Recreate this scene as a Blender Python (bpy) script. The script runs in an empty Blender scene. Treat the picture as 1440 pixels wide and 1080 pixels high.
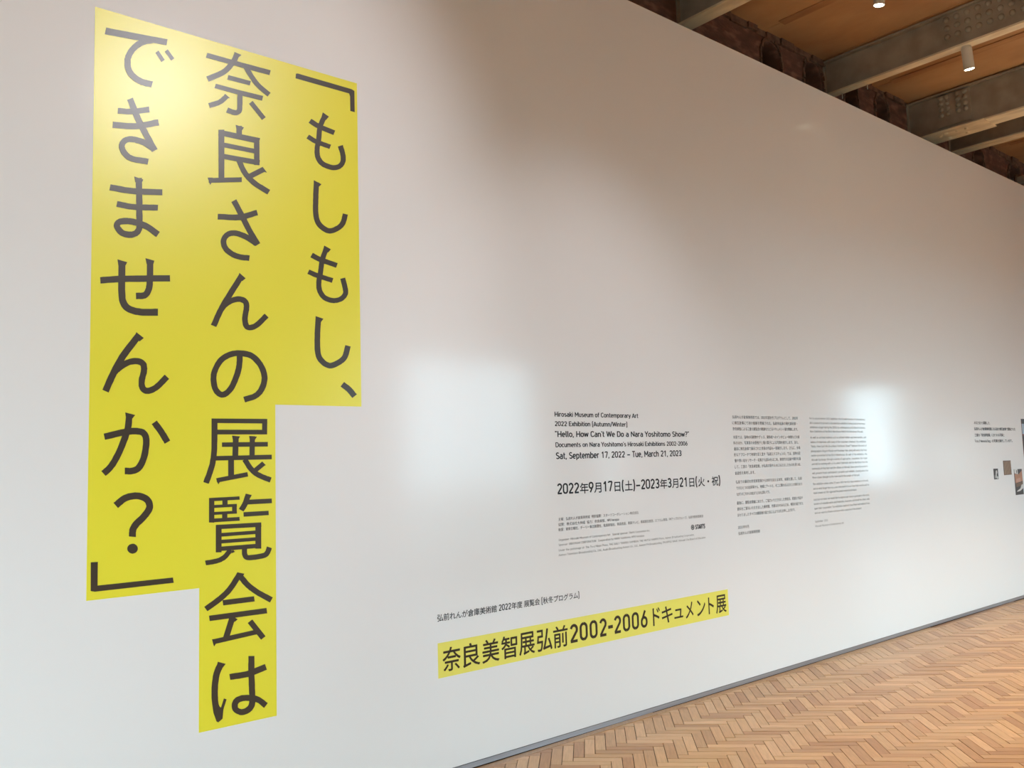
import bpy, bmesh, math, random
from mathutils import Matrix, Vector

C = bpy.context.scene.collection
SC = bpy.context.scene
random.seed(7)

# ------------------------------------------------------------------ camera
CAM_F = 1232.815
CAM_D = 3.6336
CAM_R = [[0.7646476, -0.6437529, -0.0299396], [0.0371722, 0.0904382, -0.9952081], [0.6433757, 0.7598705, 0.093083]]
cam_d = bpy.data.cameras.new('camera')
cam_d.sensor_width = 36.0
cam_d.lens = CAM_F / 1440.0 * 36.0
cam_d.clip_end = 200
cam = bpy.data.objects.new('camera', cam_d)
C.objects.link(cam)
r, d, f = [Vector(v) for v in CAM_R]           # right, down, forward in the world
cam.matrix_world = Matrix(((r.x, -d.x, -f.x, 0), (r.y, -d.y, -f.y, -CAM_D), (r.z, -d.z, -f.z, 1.5), (0, 0, 0, 1)))
SC.camera = cam

# ------------------------------------------------------------------ world, exposure, window light
HALL_X0, HALL_X1 = -5.0, 27.0      # the hall along the white wall
HALL_Y = -6.0                      # the window wall facing it
CEIL_Z = 5.224
BACK_Y = 0.5                       # the old wall behind the white partition
WALL_TOP = 4.502

SKY = 13.0
WARM = (1.0, 0.71, 0.39)
NEUTRAL = (0.98, 0.97, 1.0)
world = bpy.data.worlds.new('sky'); SC.world = world; world.use_nodes = True
bg = world.node_tree.nodes['Background']
bg.inputs[0].default_value = (0.62, 0.88, 1.0, 1); bg.inputs[1].default_value = SKY
SC.view_settings.view_transform = 'Standard'
SC.view_settings.look = 'None'
SC.view_settings.exposure = 0.10
SC.view_settings.gamma = 1.0
SC.view_settings.use_curve_mapping = False
# openings of the window wall, the first added for fill daylight: x0, x1, z0, z1
WINDOWS = [(-1.5, -0.3, 0.12, 2.15), (6.3, 9.0, 0.12, 3.10), (10.0, 10.9, 0.12, 2.15), (13.6, 14.3, 0.85, 2.15),
           (17.6, 20.3, 0.85, 3.10), (22.0, 23.4, 0.85, 2.15)]
REVEAL = 0.55
for (x0, x1, z0, z1) in WINDOWS:
    ld = bpy.data.lights.new('window_portal', 'AREA'); ld.shape = 'RECTANGLE'
    ld.size = x1 - x0; ld.size_y = z1 - z0; ld.cycles.is_portal = True
    lo = bpy.data.objects.new('window_portal', ld); C.objects.link(lo)
    lo.location = ((x0 + x1) / 2, HALL_Y - REVEAL - 0.02, (z0 + z1) / 2)
    lo.rotation_euler = (math.radians(90), 0, 0)
# added unseen opening in the near end wall, daylight fill: y0, y1, z1
DAY_OPENING = (-5.4, -1.2, 2.9)
ld = bpy.data.lights.new('entrance_portal', 'AREA'); ld.shape = 'RECTANGLE'; ld.size = 4.2; ld.size_y = 2.9; ld.cycles.is_portal = True
lo = bpy.data.objects.new('entrance_portal', ld); C.objects.link(lo); lo.location = (HALL_X0 - .02, -3.3, 1.45); lo.rotation_euler = (math.radians(90), 0, math.radians(-90))
# spot lamps: x, y, lamp bottom z, aim point, watts  (each gets its fitting further down)
SPOTS = [
    dict(at=(7.51, -0.765, 4.874), aim=(7.80, -0.78, 3.0), w=2.5, size=60, kind='beam'),
    dict(at=(6.505, -0.56, 5.20), aim=(6.52, -0.30, 3.5), w=2.5, size=60, kind='ceiling'),
    dict(at=(2.62, -4.60, 5.20), aim=(1.15, 0.0, 2.7), w=370, size=48, kind='ceiling', r=.16, col=NEUTRAL),
    dict(at=(3.35, -2.6, 5.20), aim=(3.75, 0.0, 0.95), w=130, size=56, kind='ceiling', col=NEUTRAL),  # added neutral fill, lifts the lower wall round the banner
    dict(at=(0.6, -2.9, 5.20), aim=(0.6, -3.0, 0.0), w=300, size=84, kind='ceiling'),  # from here on: added unseen downlights, warming the floor and its bounce
    dict(at=(3.9, -2.9, 5.20), aim=(3.9, -3.0, 0.0), w=320, size=84, kind='ceiling'),
    dict(at=(6.2, -2.9, 5.20), aim=(6.2, -3.0, 0.0), w=580, size=84, kind='ceiling'),
    dict(at=(8.7, -2.9, 5.20), aim=(8.7, -3.0, 0.0), w=740, size=84, kind='ceiling'),
    dict(at=(11.3, -2.9, 5.20), aim=(11.3, -3.0, 0.0), w=440, size=84, kind='ceiling'),
    dict(at=(13.9, -2.9, 5.20), aim=(13.9, -3.0, 0.0), w=420, size=84, kind='ceiling'),
    dict(at=(17.0, -2.9, 5.20), aim=(17.0, -3.0, 0.0), w=400, size=84, kind='ceiling'),
]

# ------------------------------------------------------------------ material helpers
def mat(name, base=(0.8, 0.8, 0.8), rough=0.5, metal=0.0, spec=0.5):
    m = bpy.data.materials.new(name); m.use_nodes = True
    b = m.node_tree.nodes['Principled BSDF']
    b.inputs['Base Color'].default_value = (*base, 1)
    b.inputs['Roughness'].default_value = rough
    b.inputs['Metallic'].default_value = metal
    b.inputs['Specular IOR Level'].default_value = spec
    return m
def nd(m, t, **kw):
    n = m.node_tree.nodes.new(t)
    for k, v in kw.items():
        if k in n.inputs: n.inputs[k].default_value = v
        else: setattr(n, k, v)
    return n
def lk(m, a, b): m.node_tree.links.new(a, b)
def bsdf(m): return m.node_tree.nodes['Principled BSDF']
def noisy(m, c1, c2, scale=4.0, stretch=(1, 1, 1), detail=6.0, lo=0.35, hi=0.65, bump=0.0, bdist=0.01, c3=None):
    tc = nd(m, 'ShaderNodeTexCoord'); mp = nd(m, 'ShaderNodeMapping'); mp.inputs['Scale'].default_value = stretch
    lk(m, tc.outputs['Object'], mp.inputs[0])
    nz = nd(m, 'ShaderNodeTexNoise'); nz.inputs['Scale'].default_value = scale; nz.inputs['Detail'].default_value = detail
    lk(m, mp.outputs[0], nz.inputs['Vector'])
    cr = nd(m, 'ShaderNodeValToRGB'); e = cr.color_ramp.elements
    e[0].position = lo; e[0].color = (*c1, 1); e[1].position = hi; e[1].color = (*c2, 1)
    if c3:
        x = e.new((lo + hi) / 2); x.color = (*c3, 1)
    lk(m, nz.outputs['Fac'], cr.inputs[0]); lk(m, cr.outputs[0], bsdf(m).inputs['Base Color'])
    if bump:
        bp = nd(m, 'ShaderNodeBump'); bp.inputs['Strength'].default_value = bump; bp.inputs['Distance'].default_value = bdist
        lk(m, nz.outputs['Fac'], bp.inputs['Height']); lk(m, bp.outputs[0], bsdf(m).inputs['Normal'])
    return m

M_WALL = mat('white_paint', (0.82, 0.825, 0.835), 0.135, spec=0.22)
def wall_relief(m):
    tc = nd(m, 'ShaderNodeTexCoord'); nz = nd(m, 'ShaderNodeTexNoise'); nz.inputs['Scale'].default_value = 0.9; nz.inputs['Detail'].default_value = 2
    lk(m, tc.outputs['Object'], nz.inputs['Vector'])
    bp = nd(m, 'ShaderNodeBump'); bp.inputs['Strength'].default_value = 0.12; bp.inputs['Distance'].default_value = 0.02
    lk(m, nz.outputs['Fac'], bp.inputs['Height']); lk(m, bp.outputs[0], bsdf(m).inputs['Normal'])
wall_relief(M_WALL)
M_YELLOW = mat('yellow_vinyl', (0.85, 0.79, 0.04), 0.34, spec=0.85)
M_INK = mat('charcoal_vinyl', (0.044, 0.034, 0.024), 0.35, spec=0.75)
M_INK2 = mat('black_vinyl', (0.020, 0.022, 0.030), 0.5, spec=0.2)
M_INK3 = mat('dark_brown_vinyl', (0.045, 0.030, 0.014), 0.5, spec=0.2)
M_YELLOW2 = mat('pale_yellow_vinyl', (0.86, 0.80, 0.13), 0.35, spec=0.5)  # banner yellow, paled in its colour partly for window glare
M_METAL = noisy(mat('brushed_grey_metal', (0.36, 0.36, 0.39), 0.35, 0.5), (0.33, 0.33, 0.36), (0.40, 0.40, 0.43), 3, (0.3, 1, 20))
M_DARK = mat('dark_gap', (0.02, 0.02, 0.022), 0.8)
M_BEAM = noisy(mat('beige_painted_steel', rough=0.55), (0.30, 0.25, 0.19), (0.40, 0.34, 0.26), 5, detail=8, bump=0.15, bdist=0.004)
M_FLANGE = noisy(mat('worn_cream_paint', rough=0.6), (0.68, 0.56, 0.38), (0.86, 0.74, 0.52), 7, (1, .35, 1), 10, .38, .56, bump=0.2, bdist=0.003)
M_BRICK = noisy(mat('old_brick_and_render', rough=0.9), (0.13, 0.060, 0.040), (0.30, 0.145, 0.095), 6, (1, 1, 2.2), 10, .35, .68, bump=0.7, bdist=0.03, c3=(0.17, 0.075, 0.048))
M_RIM = noisy(mat('brick_hole_rim', rough=0.9), (0.13, 0.065, 0.042), (0.22, 0.12, 0.075), 14, detail=8, bump=0.5)
M_HOLE = mat('soot', (0.025, 0.024, 0.022), 0.95)  # near-black backing; the darkness deep in the openings is in its colour
M_CEIL = noisy(mat('orange_brown_ceiling_board', rough=0.7), (0.40, 0.20, 0.085), (0.66, 0.40, 0.20), 1.6, (1, .5, 1), 8, .3, .7, bump=0.15, bdist=0.01)
M_BATTEN = noisy(mat('dark_stained_batten', rough=0.7), (0.34, 0.16, 0.07), (0.52, 0.29, 0.13), 3, (3, .6, 1), 8)
M_LAMP = mat('lamp_housing', (0.62, 0.56, 0.45), 0.45)
M_LAMP_IN = mat('lamp_black_rim', (0.03, 0.03, 0.03), 0.5)
M_GLOW = mat('lamp_glow', (1, 1, 1), 0.5)
bsdf(M_GLOW).inputs['Emission Color'].default_value = (1.0, 0.88, 0.62, 1); bsdf(M_GLOW).inputs['Emission Strength'].default_value = 14
M_WHITEWALL = noisy(mat('brick_wall', rough=0.85), (0.30, 0.16, 0.09), (0.46, 0.27, 0.16), 5, (1, 1, 2), 8, bump=0.4)
M_FRAME = mat('black_window_frame', (0.05, 0.05, 0.055), 0.4)
M_FLOORBASE = mat('dark_subfloor', (0.05, 0.025, 0.012), 0.9)

def wood_material():
    m = mat('oiled_wood_block', rough=0.34, spec=0.5)
    at = nd(m, 'ShaderNodeAttribute'); at.attribute_name = 'tint'
    uv = nd(m, 'ShaderNodeUVMap'); uv.uv_map = 'UVMap'
    mp = nd(m, 'ShaderNodeMapping'); mp.inputs['Scale'].default_value = (9, 90, 1); lk(m, uv.outputs[0], mp.inputs[0])
    nz = nd(m, 'ShaderNodeTexNoise'); nz.inputs['Scale'].default_value = 1.0; nz.inputs['Detail'].default_value = 5
    lk(m, mp.outputs[0], nz.inputs['Vector'])
    rp = nd(m, 'ShaderNodeValToRGB'); e = rp.color_ramp.elements
    e[0].position = .3; e[0].color = (.86, .83, .80, 1); e[1].position = .7; e[1].color = (1.07, 1.06, 1.05, 1)
    lk(m, nz.outputs['Fac'], rp.inputs[0])
    mx = nd(m, 'ShaderNodeMix', data_type='RGBA', blend_type='MULTIPLY'); mx.inputs['Factor'].default_value = 1
    lk(m, at.outputs['Color'], mx.inputs['A']); lk(m, rp.outputs[0], mx.inputs['B']); lk(m, mx.outputs['Result'], bsdf(m).inputs['Base Color'])
    return m
M_WOOD = wood_material()

# ------------------------------------------------------------------ object helpers
def tag(o, label=None, cat=None, group=None, kind=None):
    if label: o['label'] = label
    if cat: o['category'] = cat
    if group: o['group'] = group
    if kind: o['kind'] = kind
    return o
def empty(name, loc, **kw):
    o = bpy.data.objects.new(name, None); o.empty_display_size = 0.1; C.objects.link(o); o.location = loc
    return tag(o, **kw)
def mesh_obj(name, verts, faces, m, parent=None, mi=None, smooth=False):
    """verts in WORLD metres; made local to the parent's location"""
    me = bpy.data.meshes.new(name)
    off = Vector(parent_loc(parent))
    me.from_pydata([(v[0] - off.x, v[1] - off.y, v[2] - off.z) for v in verts], [], faces)
    for mm in (m if isinstance(m, (list, tuple)) else [m]): me.materials.append(mm)
    if mi: me.polygons.foreach_set('material_index', mi)
    if smooth: me.polygons.foreach_set('use_smooth', [True] * len(me.polygons))
    me.update()
    o = bpy.data.objects.new(name, me); C.objects.link(o); o.parent = parent
    return o
def parent_loc(p):
    v = Vector((0, 0, 0))
    while p is not None:
        v += p.location; p = p.parent
    return v
class MB:
    def __init__(s): s.v = []; s.f = []; s.mi = []
    def box(s, x0, x1, y0, y1, z0, z1, m=0):
        b = len(s.v); s.v += [(x, y, z) for z in (z0, z1) for y in (y0, y1) for x in (x0, x1)]
        for q in ((0, 2, 3, 1), (4, 5, 7, 6), (0, 1, 5, 4), (2, 6, 7, 3), (0, 4, 6, 2), (1, 3, 7, 5)): s.f.append(tuple(b + i for i in q)); s.mi.append(m)
    def prism(s, poly, y0, y1, m=0):
        """polygon of (x,z) extruded from y0 (front) to y1"""
        n = len(poly); b = len(s.v)
        a = sum(poly[i][0] * poly[(i + 1) % n][1] - poly[(i + 1) % n][0] * poly[i][1] for i in range(n))
        if a < 0: poly = poly[::-1]
        s.v += [(x, y0, z) for x, z in poly] + [(x, y1, z) for x, z in poly]
        s.f.append(tuple(range(b, b + n))); s.mi.append(m)
        s.f.append(tuple(range(b + 2 * n - 1, b + n - 1, -1))); s.mi.append(m)
        for i in range(n):
            j = (i + 1) % n; s.f.append((b + j, b + i, b + n + i, b + n + j)); s.mi.append(m)
    def ribbon(s, A, B, y0, y1, m=0):
        """stroke between two (x,z) edges, solid between y0 and y1"""
        n = len(A); b = len(s.v)
        for P in (A, B):
            for y in (y0, y1): s.v += [(x, y - 4e-6 * i, z) for i, (x, z) in enumerate(P)]
        a0, a1, b0, b1 = b, b + n, b + 2 * n, b + 3 * n
        for i in range(n - 1):
            s.f += [(a0 + i, a0 + i + 1, b0 + i + 1, b0 + i), (a1 + i, b1 + i, b1 + i + 1, a1 + i + 1),
                    (a0 + i, a1 + i, a1 + i + 1, a0 + i + 1), (b0 + i, b0 + i + 1, b1 + i + 1, b1 + i)]
        s.f += [(a0, b0, b1, a1), (a0 + n - 1, a1 + n - 1, b1 + n - 1, b0 + n - 1)]
        s.mi += [m] * (4 * (n - 1) + 2)
    def cyl(s, p0, p1, r0, r1, n=16, m=0, cap=True, capm=None):
        p0, p1 = Vector(p0), Vector(p1); ax = (p1 - p0).normalized()
        u = ax.orthogonal().normalized(); w = ax.cross(u); b = len(s.v)
        for p, rr in ((p0, r0), (p1, r1)):
            for i in range(n):
                a = 2 * math.pi * i / n; s.v.append(tuple(p + rr * (math.cos(a) * u + math.sin(a) * w)))
        for i in range(n):
            j = (i + 1) % n; s.f.append((b + i, b + j, b + n + j, b + n + i)); s.mi.append(m)
        if cap:
            s.f.append(tuple(b + i for i in range(n - 1, -1, -1))); s.mi.append(m)
            s.f.append(tuple(b + n + i for i in range(n))); s.mi.append(m if capm is None else capm)
    def dome(s, c, ax, r, h, n=8, m=0):
        """rivet head: axis ax points away from the surface"""
        c = Vector(c); ax = Vector(ax).normalized(); u = ax.orthogonal().normalized(); w = ax.cross(u); b = len(s.v)
        for k, (rr, hh) in enumerate(((1, 0), (.8, .65), (.4, .95))):
            for i in range(n):
                a = 2 * math.pi * i / n; s.v.append(tuple(c + ax * hh * h + r * rr * (math.cos(a) * u + math.sin(a) * w)))
        for k in range(2):
            for i in range(n):
                j = (i + 1) % n; s.f.append((b + k * n + i, b + k * n + j, b + (k + 1) * n + j, b + (k + 1) * n + i)); s.mi.append(m)
        s.f.append(tuple(b + 2 * n + i for i in range(n))); s.mi.append(m)
    def build(s, name, m, parent=None, smooth=False, fix=False):
        o = mesh_obj(name, s.v, s.f, m, parent, s.mi, smooth)
        if fix:
            bm = bmesh.new(); bm.from_mesh(o.data); bmesh.ops.recalc_face_normals(bm, faces=bm.faces); bm.to_mesh(o.data); bm.free()
        return o

# ------------------------------------------------------------------ setting: white wall, old wall, ceiling shell
mb = MB(); mb.box(HALL_X0, HALL_X1, 0.0, 0.15, 0.032, WALL_TOP)
tag(mb.build('wall_left', M_WALL), 'long smooth white exhibition wall carrying the lettering, stopping short of the ceiling', kind='structure')
mb = MB(); mb.box(HALL_X0, HALL_X1, 0.010, 0.15, 0.0, 0.032, 1); mb.box(HALL_X0, HALL_X1, 0.0005, 0.010, 0.0035, 0.0285, 0)  # recessed slab is near-black, putting the shade of the gaps in its colour
tag(mb.build('baseboard_left', [M_METAL, M_DARK]), 'thin grey metal skirting strip under the white wall', kind='structure')
mb = MB(); mb.box(HALL_X0, HALL_X1, HALL_Y - 0.56, BACK_Y + 0.3, -0.3, -0.008)
floor = tag(mb.build('floor', M_FLOORBASE), 'herringbone floor of small warm brown wooden blocks', kind='structure')

mb = MB(); mb.box(HALL_X0 - 25, HALL_X1 + 25, HALL_Y - 45, HALL_Y - .6, -0.4, -0.05); mb.box(HALL_X0 - 25, HALL_X0 - .2, HALL_Y - .6, 12, -.4, -.05)
tag(mb.build('ground', noisy(mat('paving', rough=0.9), (0.16, 0.16, 0.15), (0.24, 0.24, 0.22), 2)), 'grey paved yard outside the windows', kind='structure')

# old wall with round openings: holes (cx, cz, rx, rz)
HOLES = [(3.2, 4.95, .145, .20), (4.1, 4.95, .145, .20), (6.59, 4.945, .146, .20), (7.27, 4.95, .150, .20), (7.95, 4.95, .125, .20), (8.56, 4.95, .132, .20),
         (10.9, 4.92, .14, .19), (12.0, 4.90, .20, .22), (13.2, 4.93, .14, .2)]
def curve_wall():
    cu = bpy.data.curves.new('old', 'CURVE'); cu.dimensions = '2D'; cu.fill_mode = 'BOTH'; cu.extrude = 0.15
    def spl(pts):
        s = cu.splines.new('POLY'); s.points.add(len(pts) - 1); s.use_cyclic_u = True
        for q, pt in zip(pts, s.points): pt.co = (q[0], q[1], 0, 1)
    spl([(HALL_X0, 0), (HALL_X1, 0), (HALL_X1, CEIL_Z), (HALL_X0, CEIL_Z)])
    rnd = random.Random(3)
    for cx, cz, rx, rz in HOLES:
        spl([(cx + rx * (1 + rnd.uniform(-.05, .05)) * math.copysign(abs(math.cos(a)) ** .75, math.cos(a)), cz + rz * math.copysign(abs(math.sin(a)) ** .85, math.sin(a))) for a in [2 * math.pi * k / 28 for k in range(28)]])
    o = bpy.data.objects.new('old', cu); C.objects.link(o); o.rotation_euler = (math.pi / 2, 0, 0); o.location = (0, BACK_Y + .15, 0)
    dg = bpy.context.evaluated_depsgraph_get(); dg.update()
    me = bpy.data.meshes.new_from_object(o.evaluated_get(dg)); me.transform(o.matrix_world if False else Matrix.Translation(o.location) @ Matrix.Rotation(math.pi / 2, 4, 'X'))
    bpy.data.objects.remove(o)
    me.materials.clear(); me.materials.append(M_BRICK)
    w = bpy.data.objects.new('wall_rear', me); C.objects.link(w)
    return tag(w, 'dark old brick wall with round openings, seen above the white wall', kind='structure')
wall_rear = curve_wall()
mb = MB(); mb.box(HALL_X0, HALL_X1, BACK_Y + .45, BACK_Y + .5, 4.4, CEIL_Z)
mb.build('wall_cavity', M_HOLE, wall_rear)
for cx, cz, rx, rz in HOLES:                     # rough rims standing proud of the brickwork
    mb = MB(); n = 28
    for k in range(n):
        a0, a1 = 2 * math.pi * k / n, 2 * math.pi * (k + .86) / n
        rr = 1.16 + .07 * random.random()
        P = lambda a, q: (cx + rx * q * math.copysign(abs(math.cos(a)) ** .75, math.cos(a)), cz + rz * q * math.copysign(abs(math.sin(a)) ** .85, math.sin(a)))
        mb.prism([P(a0, 1.04), P(a1, 1.04), P(a1, rr), P(a0, rr)], BACK_Y - .012 - .01 * random.random(), BACK_Y + .002)
    mb.build('opening_rim', M_RIM, wall_rear, fix=True)
# ragged ledge where brickwork meets the boards
mb = MB(); x = HALL_X0
while x < HALL_X1:
    L = random.uniform(.10, .26); mb.box(x, x + L - .012, BACK_Y - random.uniform(.004, .03), BACK_Y + .002, 5.165 + random.uniform(-.012, .012), CEIL_Z - .002); x += L
tag(mb.build('brick_ledge', M_RIM, wall_rear), kind='stuff')

# other walls of the hall
wr = None
def window_wall():
    mb = MB(); xs = HALL_X0; T0, T1 = HALL_Y - REVEAL, HALL_Y
    for (x0, x1, z0, z1) in WINDOWS:
        mb.box(xs, x0, T0, T1, 0, CEIL_Z); mb.box(x0, x1, T0, T1, 0, z0); mb.box(x0, x1, T0, T1, z1, CEIL_Z); xs = x1
    mb.box(xs, HALL_X1, T0, T1, 0, CEIL_Z)
    tag(mb.build('wall_right', M_WHITEWALL), 'wall with tall windows facing the white exhibition wall', kind='structure')
    for i, (x0, x1, z0, z1) in enumerate(WINDOWS):
        e = empty('window_%d' % (i + 1), (x0, HALL_Y - .1, z0), label='window opening number %d of the row facing the lettering' % (i + 1), kind='structure')
        mb = MB()
        for a, b, c_, d_ in ((x0, x0 + .05, z0, z1), (x1 - .05, x1, z0, z1), (x0 + .05, x1 - .05, z0, z0 + .05), (x0 + .05, x1 - .05, z1 - .05, z1)): mb.box(a, b, T0 + .03, T0 + .09, c_, d_)
        mb.build('window_frame', M_FRAME, e)
        n = max(1, int((x1 - x0) / .95))
        for k in range(1, n):
            xc = x0 + (x1 - x0) * k / n
            mb = MB(); mb.box(xc - .02, xc + .02, T0 + .04, T0 + .08, z0 + .05, z1 - .05); mb.build('mullion', M_FRAME, e)
window_wall()
mb = MB(); mb.box(HALL_X1, HALL_X1 + .2, HALL_Y, BACK_Y, 0, CEIL_Z)
tag(mb.build('wall_far', M_WHITEWALL), 'plain wall closing the far end of the hall', kind='structure')
mb = MB(); mb.box(HALL_X0 - .2, HALL_X0, HALL_Y, DAY_OPENING[0], 0, CEIL_Z); mb.box(HALL_X0 - .2, HALL_X0, DAY_OPENING[1], BACK_Y, 0, CEIL_Z); mb.box(HALL_X0 - .2, HALL_X0, DAY_OPENING[0], DAY_OPENING[1], DAY_OPENING[2], CEIL_Z)
tag(mb.build('wall_near', M_WHITEWALL), 'brick wall with a wide open entrance at the near end of the hall', kind='structure')

# ceiling: boards running from the old wall to the windows, narrow battens over their joints
mb = MB(); mb.box(HALL_X0 - .2, HALL_X1 + .2, HALL_Y - .55, BACK_Y + .5, CEIL_Z + .03, CEIL_Z + .2)
ceiling = tag(mb.build('ceiling', M_DARK), 'orange brown boarded ceiling between the steel beams', kind='structure')
x = 6.505 - 12 * .98
i = 0
while x < HALL_X1 - .3:
    for (ya, yb) in ((HALL_Y, -2.75), (-2.742, BACK_Y + .0)):
        mb = MB(); mb.box(x + .004, x + .976, ya, yb, CEIL_Z + random.uniform(0, .004), CEIL_Z + .03)
        mb.build('ceiling_board', M_CEIL, ceiling)
    mb = MB(); mb.box(x - .048, x + .048, HALL_Y, BACK_Y - .18, CEIL_Z - .006, CEIL_Z + .001)
    mb.build('batten', M_BATTEN, ceiling)
    x += .98

# ------------------------------------------------------------------ herringbone floor
BW, BL, X_PH, Y_PH, Y_EDGE = 0.0566, 0.2490, 3.626, -0.064, -0.046
def clip(poly, ymax):
    out = []
    for i in range(len(poly)):
        a, b = poly[i], poly[(i + 1) % len(poly)]
        ia, ib = a[1] <= ymax, b[1] <= ymax
        if ia: out.append(a)
        if ia != ib:
            t = (ymax - a[1]) / (b[1] - a[1]); out.append((a[0] + t * (b[0] - a[0]), ymax))
    return out
def block_polys():
    s = math.sqrt(.5); g = .0017
    # the top corner (u=BL, v=0) of block k=0 sits at (X_PH, Y_PH)
    ox, oy = X_PH - BL * s, Y_PH - BL * s
    def w(u, v): return (ox + (u + v) * s, oy + (u - v) * s)
    for row in range(-2, 18):
        for k in range(-130, 330):
            du, dv = BL * row * -1 + k * BW, BL * row + k * BW
            for kind in (0, 1):
                if kind == 0: a = (du, du + BL, dv, dv + BW)
                else: a = (du + BL, du + BL + BW, dv + BW - BL, dv + BW)
                q = [w(a[0] + g, a[2] + g), w(a[1] - g, a[2] + g), w(a[1] - g, a[3] - g), w(a[0] + g, a[3] - g)]
                yield kind, q
def in_view(x, y):
    v = Vector((x, y + CAM_D, -1.5)); z = v.dot(f)
    if z <= .1: return None
    px, py = 720 + CAM_F * v.dot(r) / z, 540 + CAM_F * v.dot(d) / z
    return z if (-10 < px < 1450 and -10 < py < 1095) else None
blocks = []
rb = random.Random(11)
for kind, q in block_polys():
    if min(p[1] for p in q) < HALL_Y + .02 and max(p[1] for p in q) < HALL_Y + .02: continue
    q = clip(q, Y_EDGE)
    if len(q) < 3: continue
    if min(p[0] for p in q) < HALL_X0 or max(p[0] for p in q) > HALL_X1 or min(p[1] for p in q) < HALL_Y: continue
    ar = abs(sum(q[i][0] * q[(i + 1) % len(q)][1] - q[(i + 1) % len(q)][0] * q[i][1] for i in range(len(q)))) / 2
    if ar < 2e-5: continue
    cx = sum(p[0] for p in q) / len(q); cy = sum(p[1] for p in q) / len(q)
    blocks.append((in_view(cx, cy), ar, kind, q))
WOODS = [(.64, .395, .20), (.58, .345, .165), (.70, .455, .25), (.53, .295, .135), (.66, .42, .215), (.49, .26, .115), (.61, .37, .185)]
def emit(b, V, F, T, U):
    z, ar, kind, q = b
    n = len(q); base = len(V)
    a = sum(q[i][0] * q[(i + 1) % n][1] - q[(i + 1) % n][0] * q[i][1] for i in range(n))
    if a < 0: q = q[::-1]
    h = rb.uniform(-.0010, .0010); tl = (rb.uniform(-.0008, .0008), rb.uniform(-.0008, .0008))
    c = rb.choice(WOODS); k = rb.uniform(.93, 1.07); c = (c[0] * k, c[1] * k, c[2] * k, 1)
    cx = sum(p[0] for p in q) / n; cy = sum(p[1] for p in q) / n
    V += [(x, y, h + (x - cx) * tl[0] * 6 + (y - cy) * tl[1] * 6) for x, y in q] + [(x, y, -.0085) for x, y in q]
    fs = [tuple(range(base, base + n))] + [(base + n + i, base + n + (i + 1) % n, base + (i + 1) % n, base + i) for i in range(n)]
    F += fs; o1, o2 = rb.uniform(0, 50), rb.uniform(0, 50); s = math.sqrt(.5)
    for fc in fs:
        for vi in fc:
            x, y, _ = V[vi]; u, v = (x + y) * s, (x - y) * s
            if kind: u, v = v, u
            U += [u + o1, v + o2]
            T.append(c)
def floor_mesh(name, bl):
    V, F, T, U = [], [], [], []
    for b in bl: emit(b, V, F, T, U)
    o = mesh_obj(name, V, F, M_WOOD, floor)
    me = o.data
    uv = me.uv_layers.new(name='UVMap'); uv.data.foreach_set('uv', U)
    ca = me.color_attributes.new('tint', 'FLOAT_COLOR', 'CORNER'); ca.data.foreach_set('color', [c for t in T for c in t])
    return o
seen = sorted([b for b in blocks if b[0] and b[1] > .004], key=lambda b: b[0])[:300]
ids = set(id(b) for b in seen)
for b in seen: floor_mesh('wood_block', [b])
tag(floor_mesh('wood_block_field', [b for b in blocks if id(b) not in ids]), kind='stuff')
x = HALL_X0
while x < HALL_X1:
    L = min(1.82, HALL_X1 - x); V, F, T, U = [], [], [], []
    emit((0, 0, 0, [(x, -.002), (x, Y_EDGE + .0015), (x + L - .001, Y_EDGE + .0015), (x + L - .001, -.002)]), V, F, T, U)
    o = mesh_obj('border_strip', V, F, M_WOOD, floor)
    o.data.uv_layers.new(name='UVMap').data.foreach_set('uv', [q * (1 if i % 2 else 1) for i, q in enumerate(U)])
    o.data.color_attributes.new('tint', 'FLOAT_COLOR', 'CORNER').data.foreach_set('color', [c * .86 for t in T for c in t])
    x += L

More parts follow.
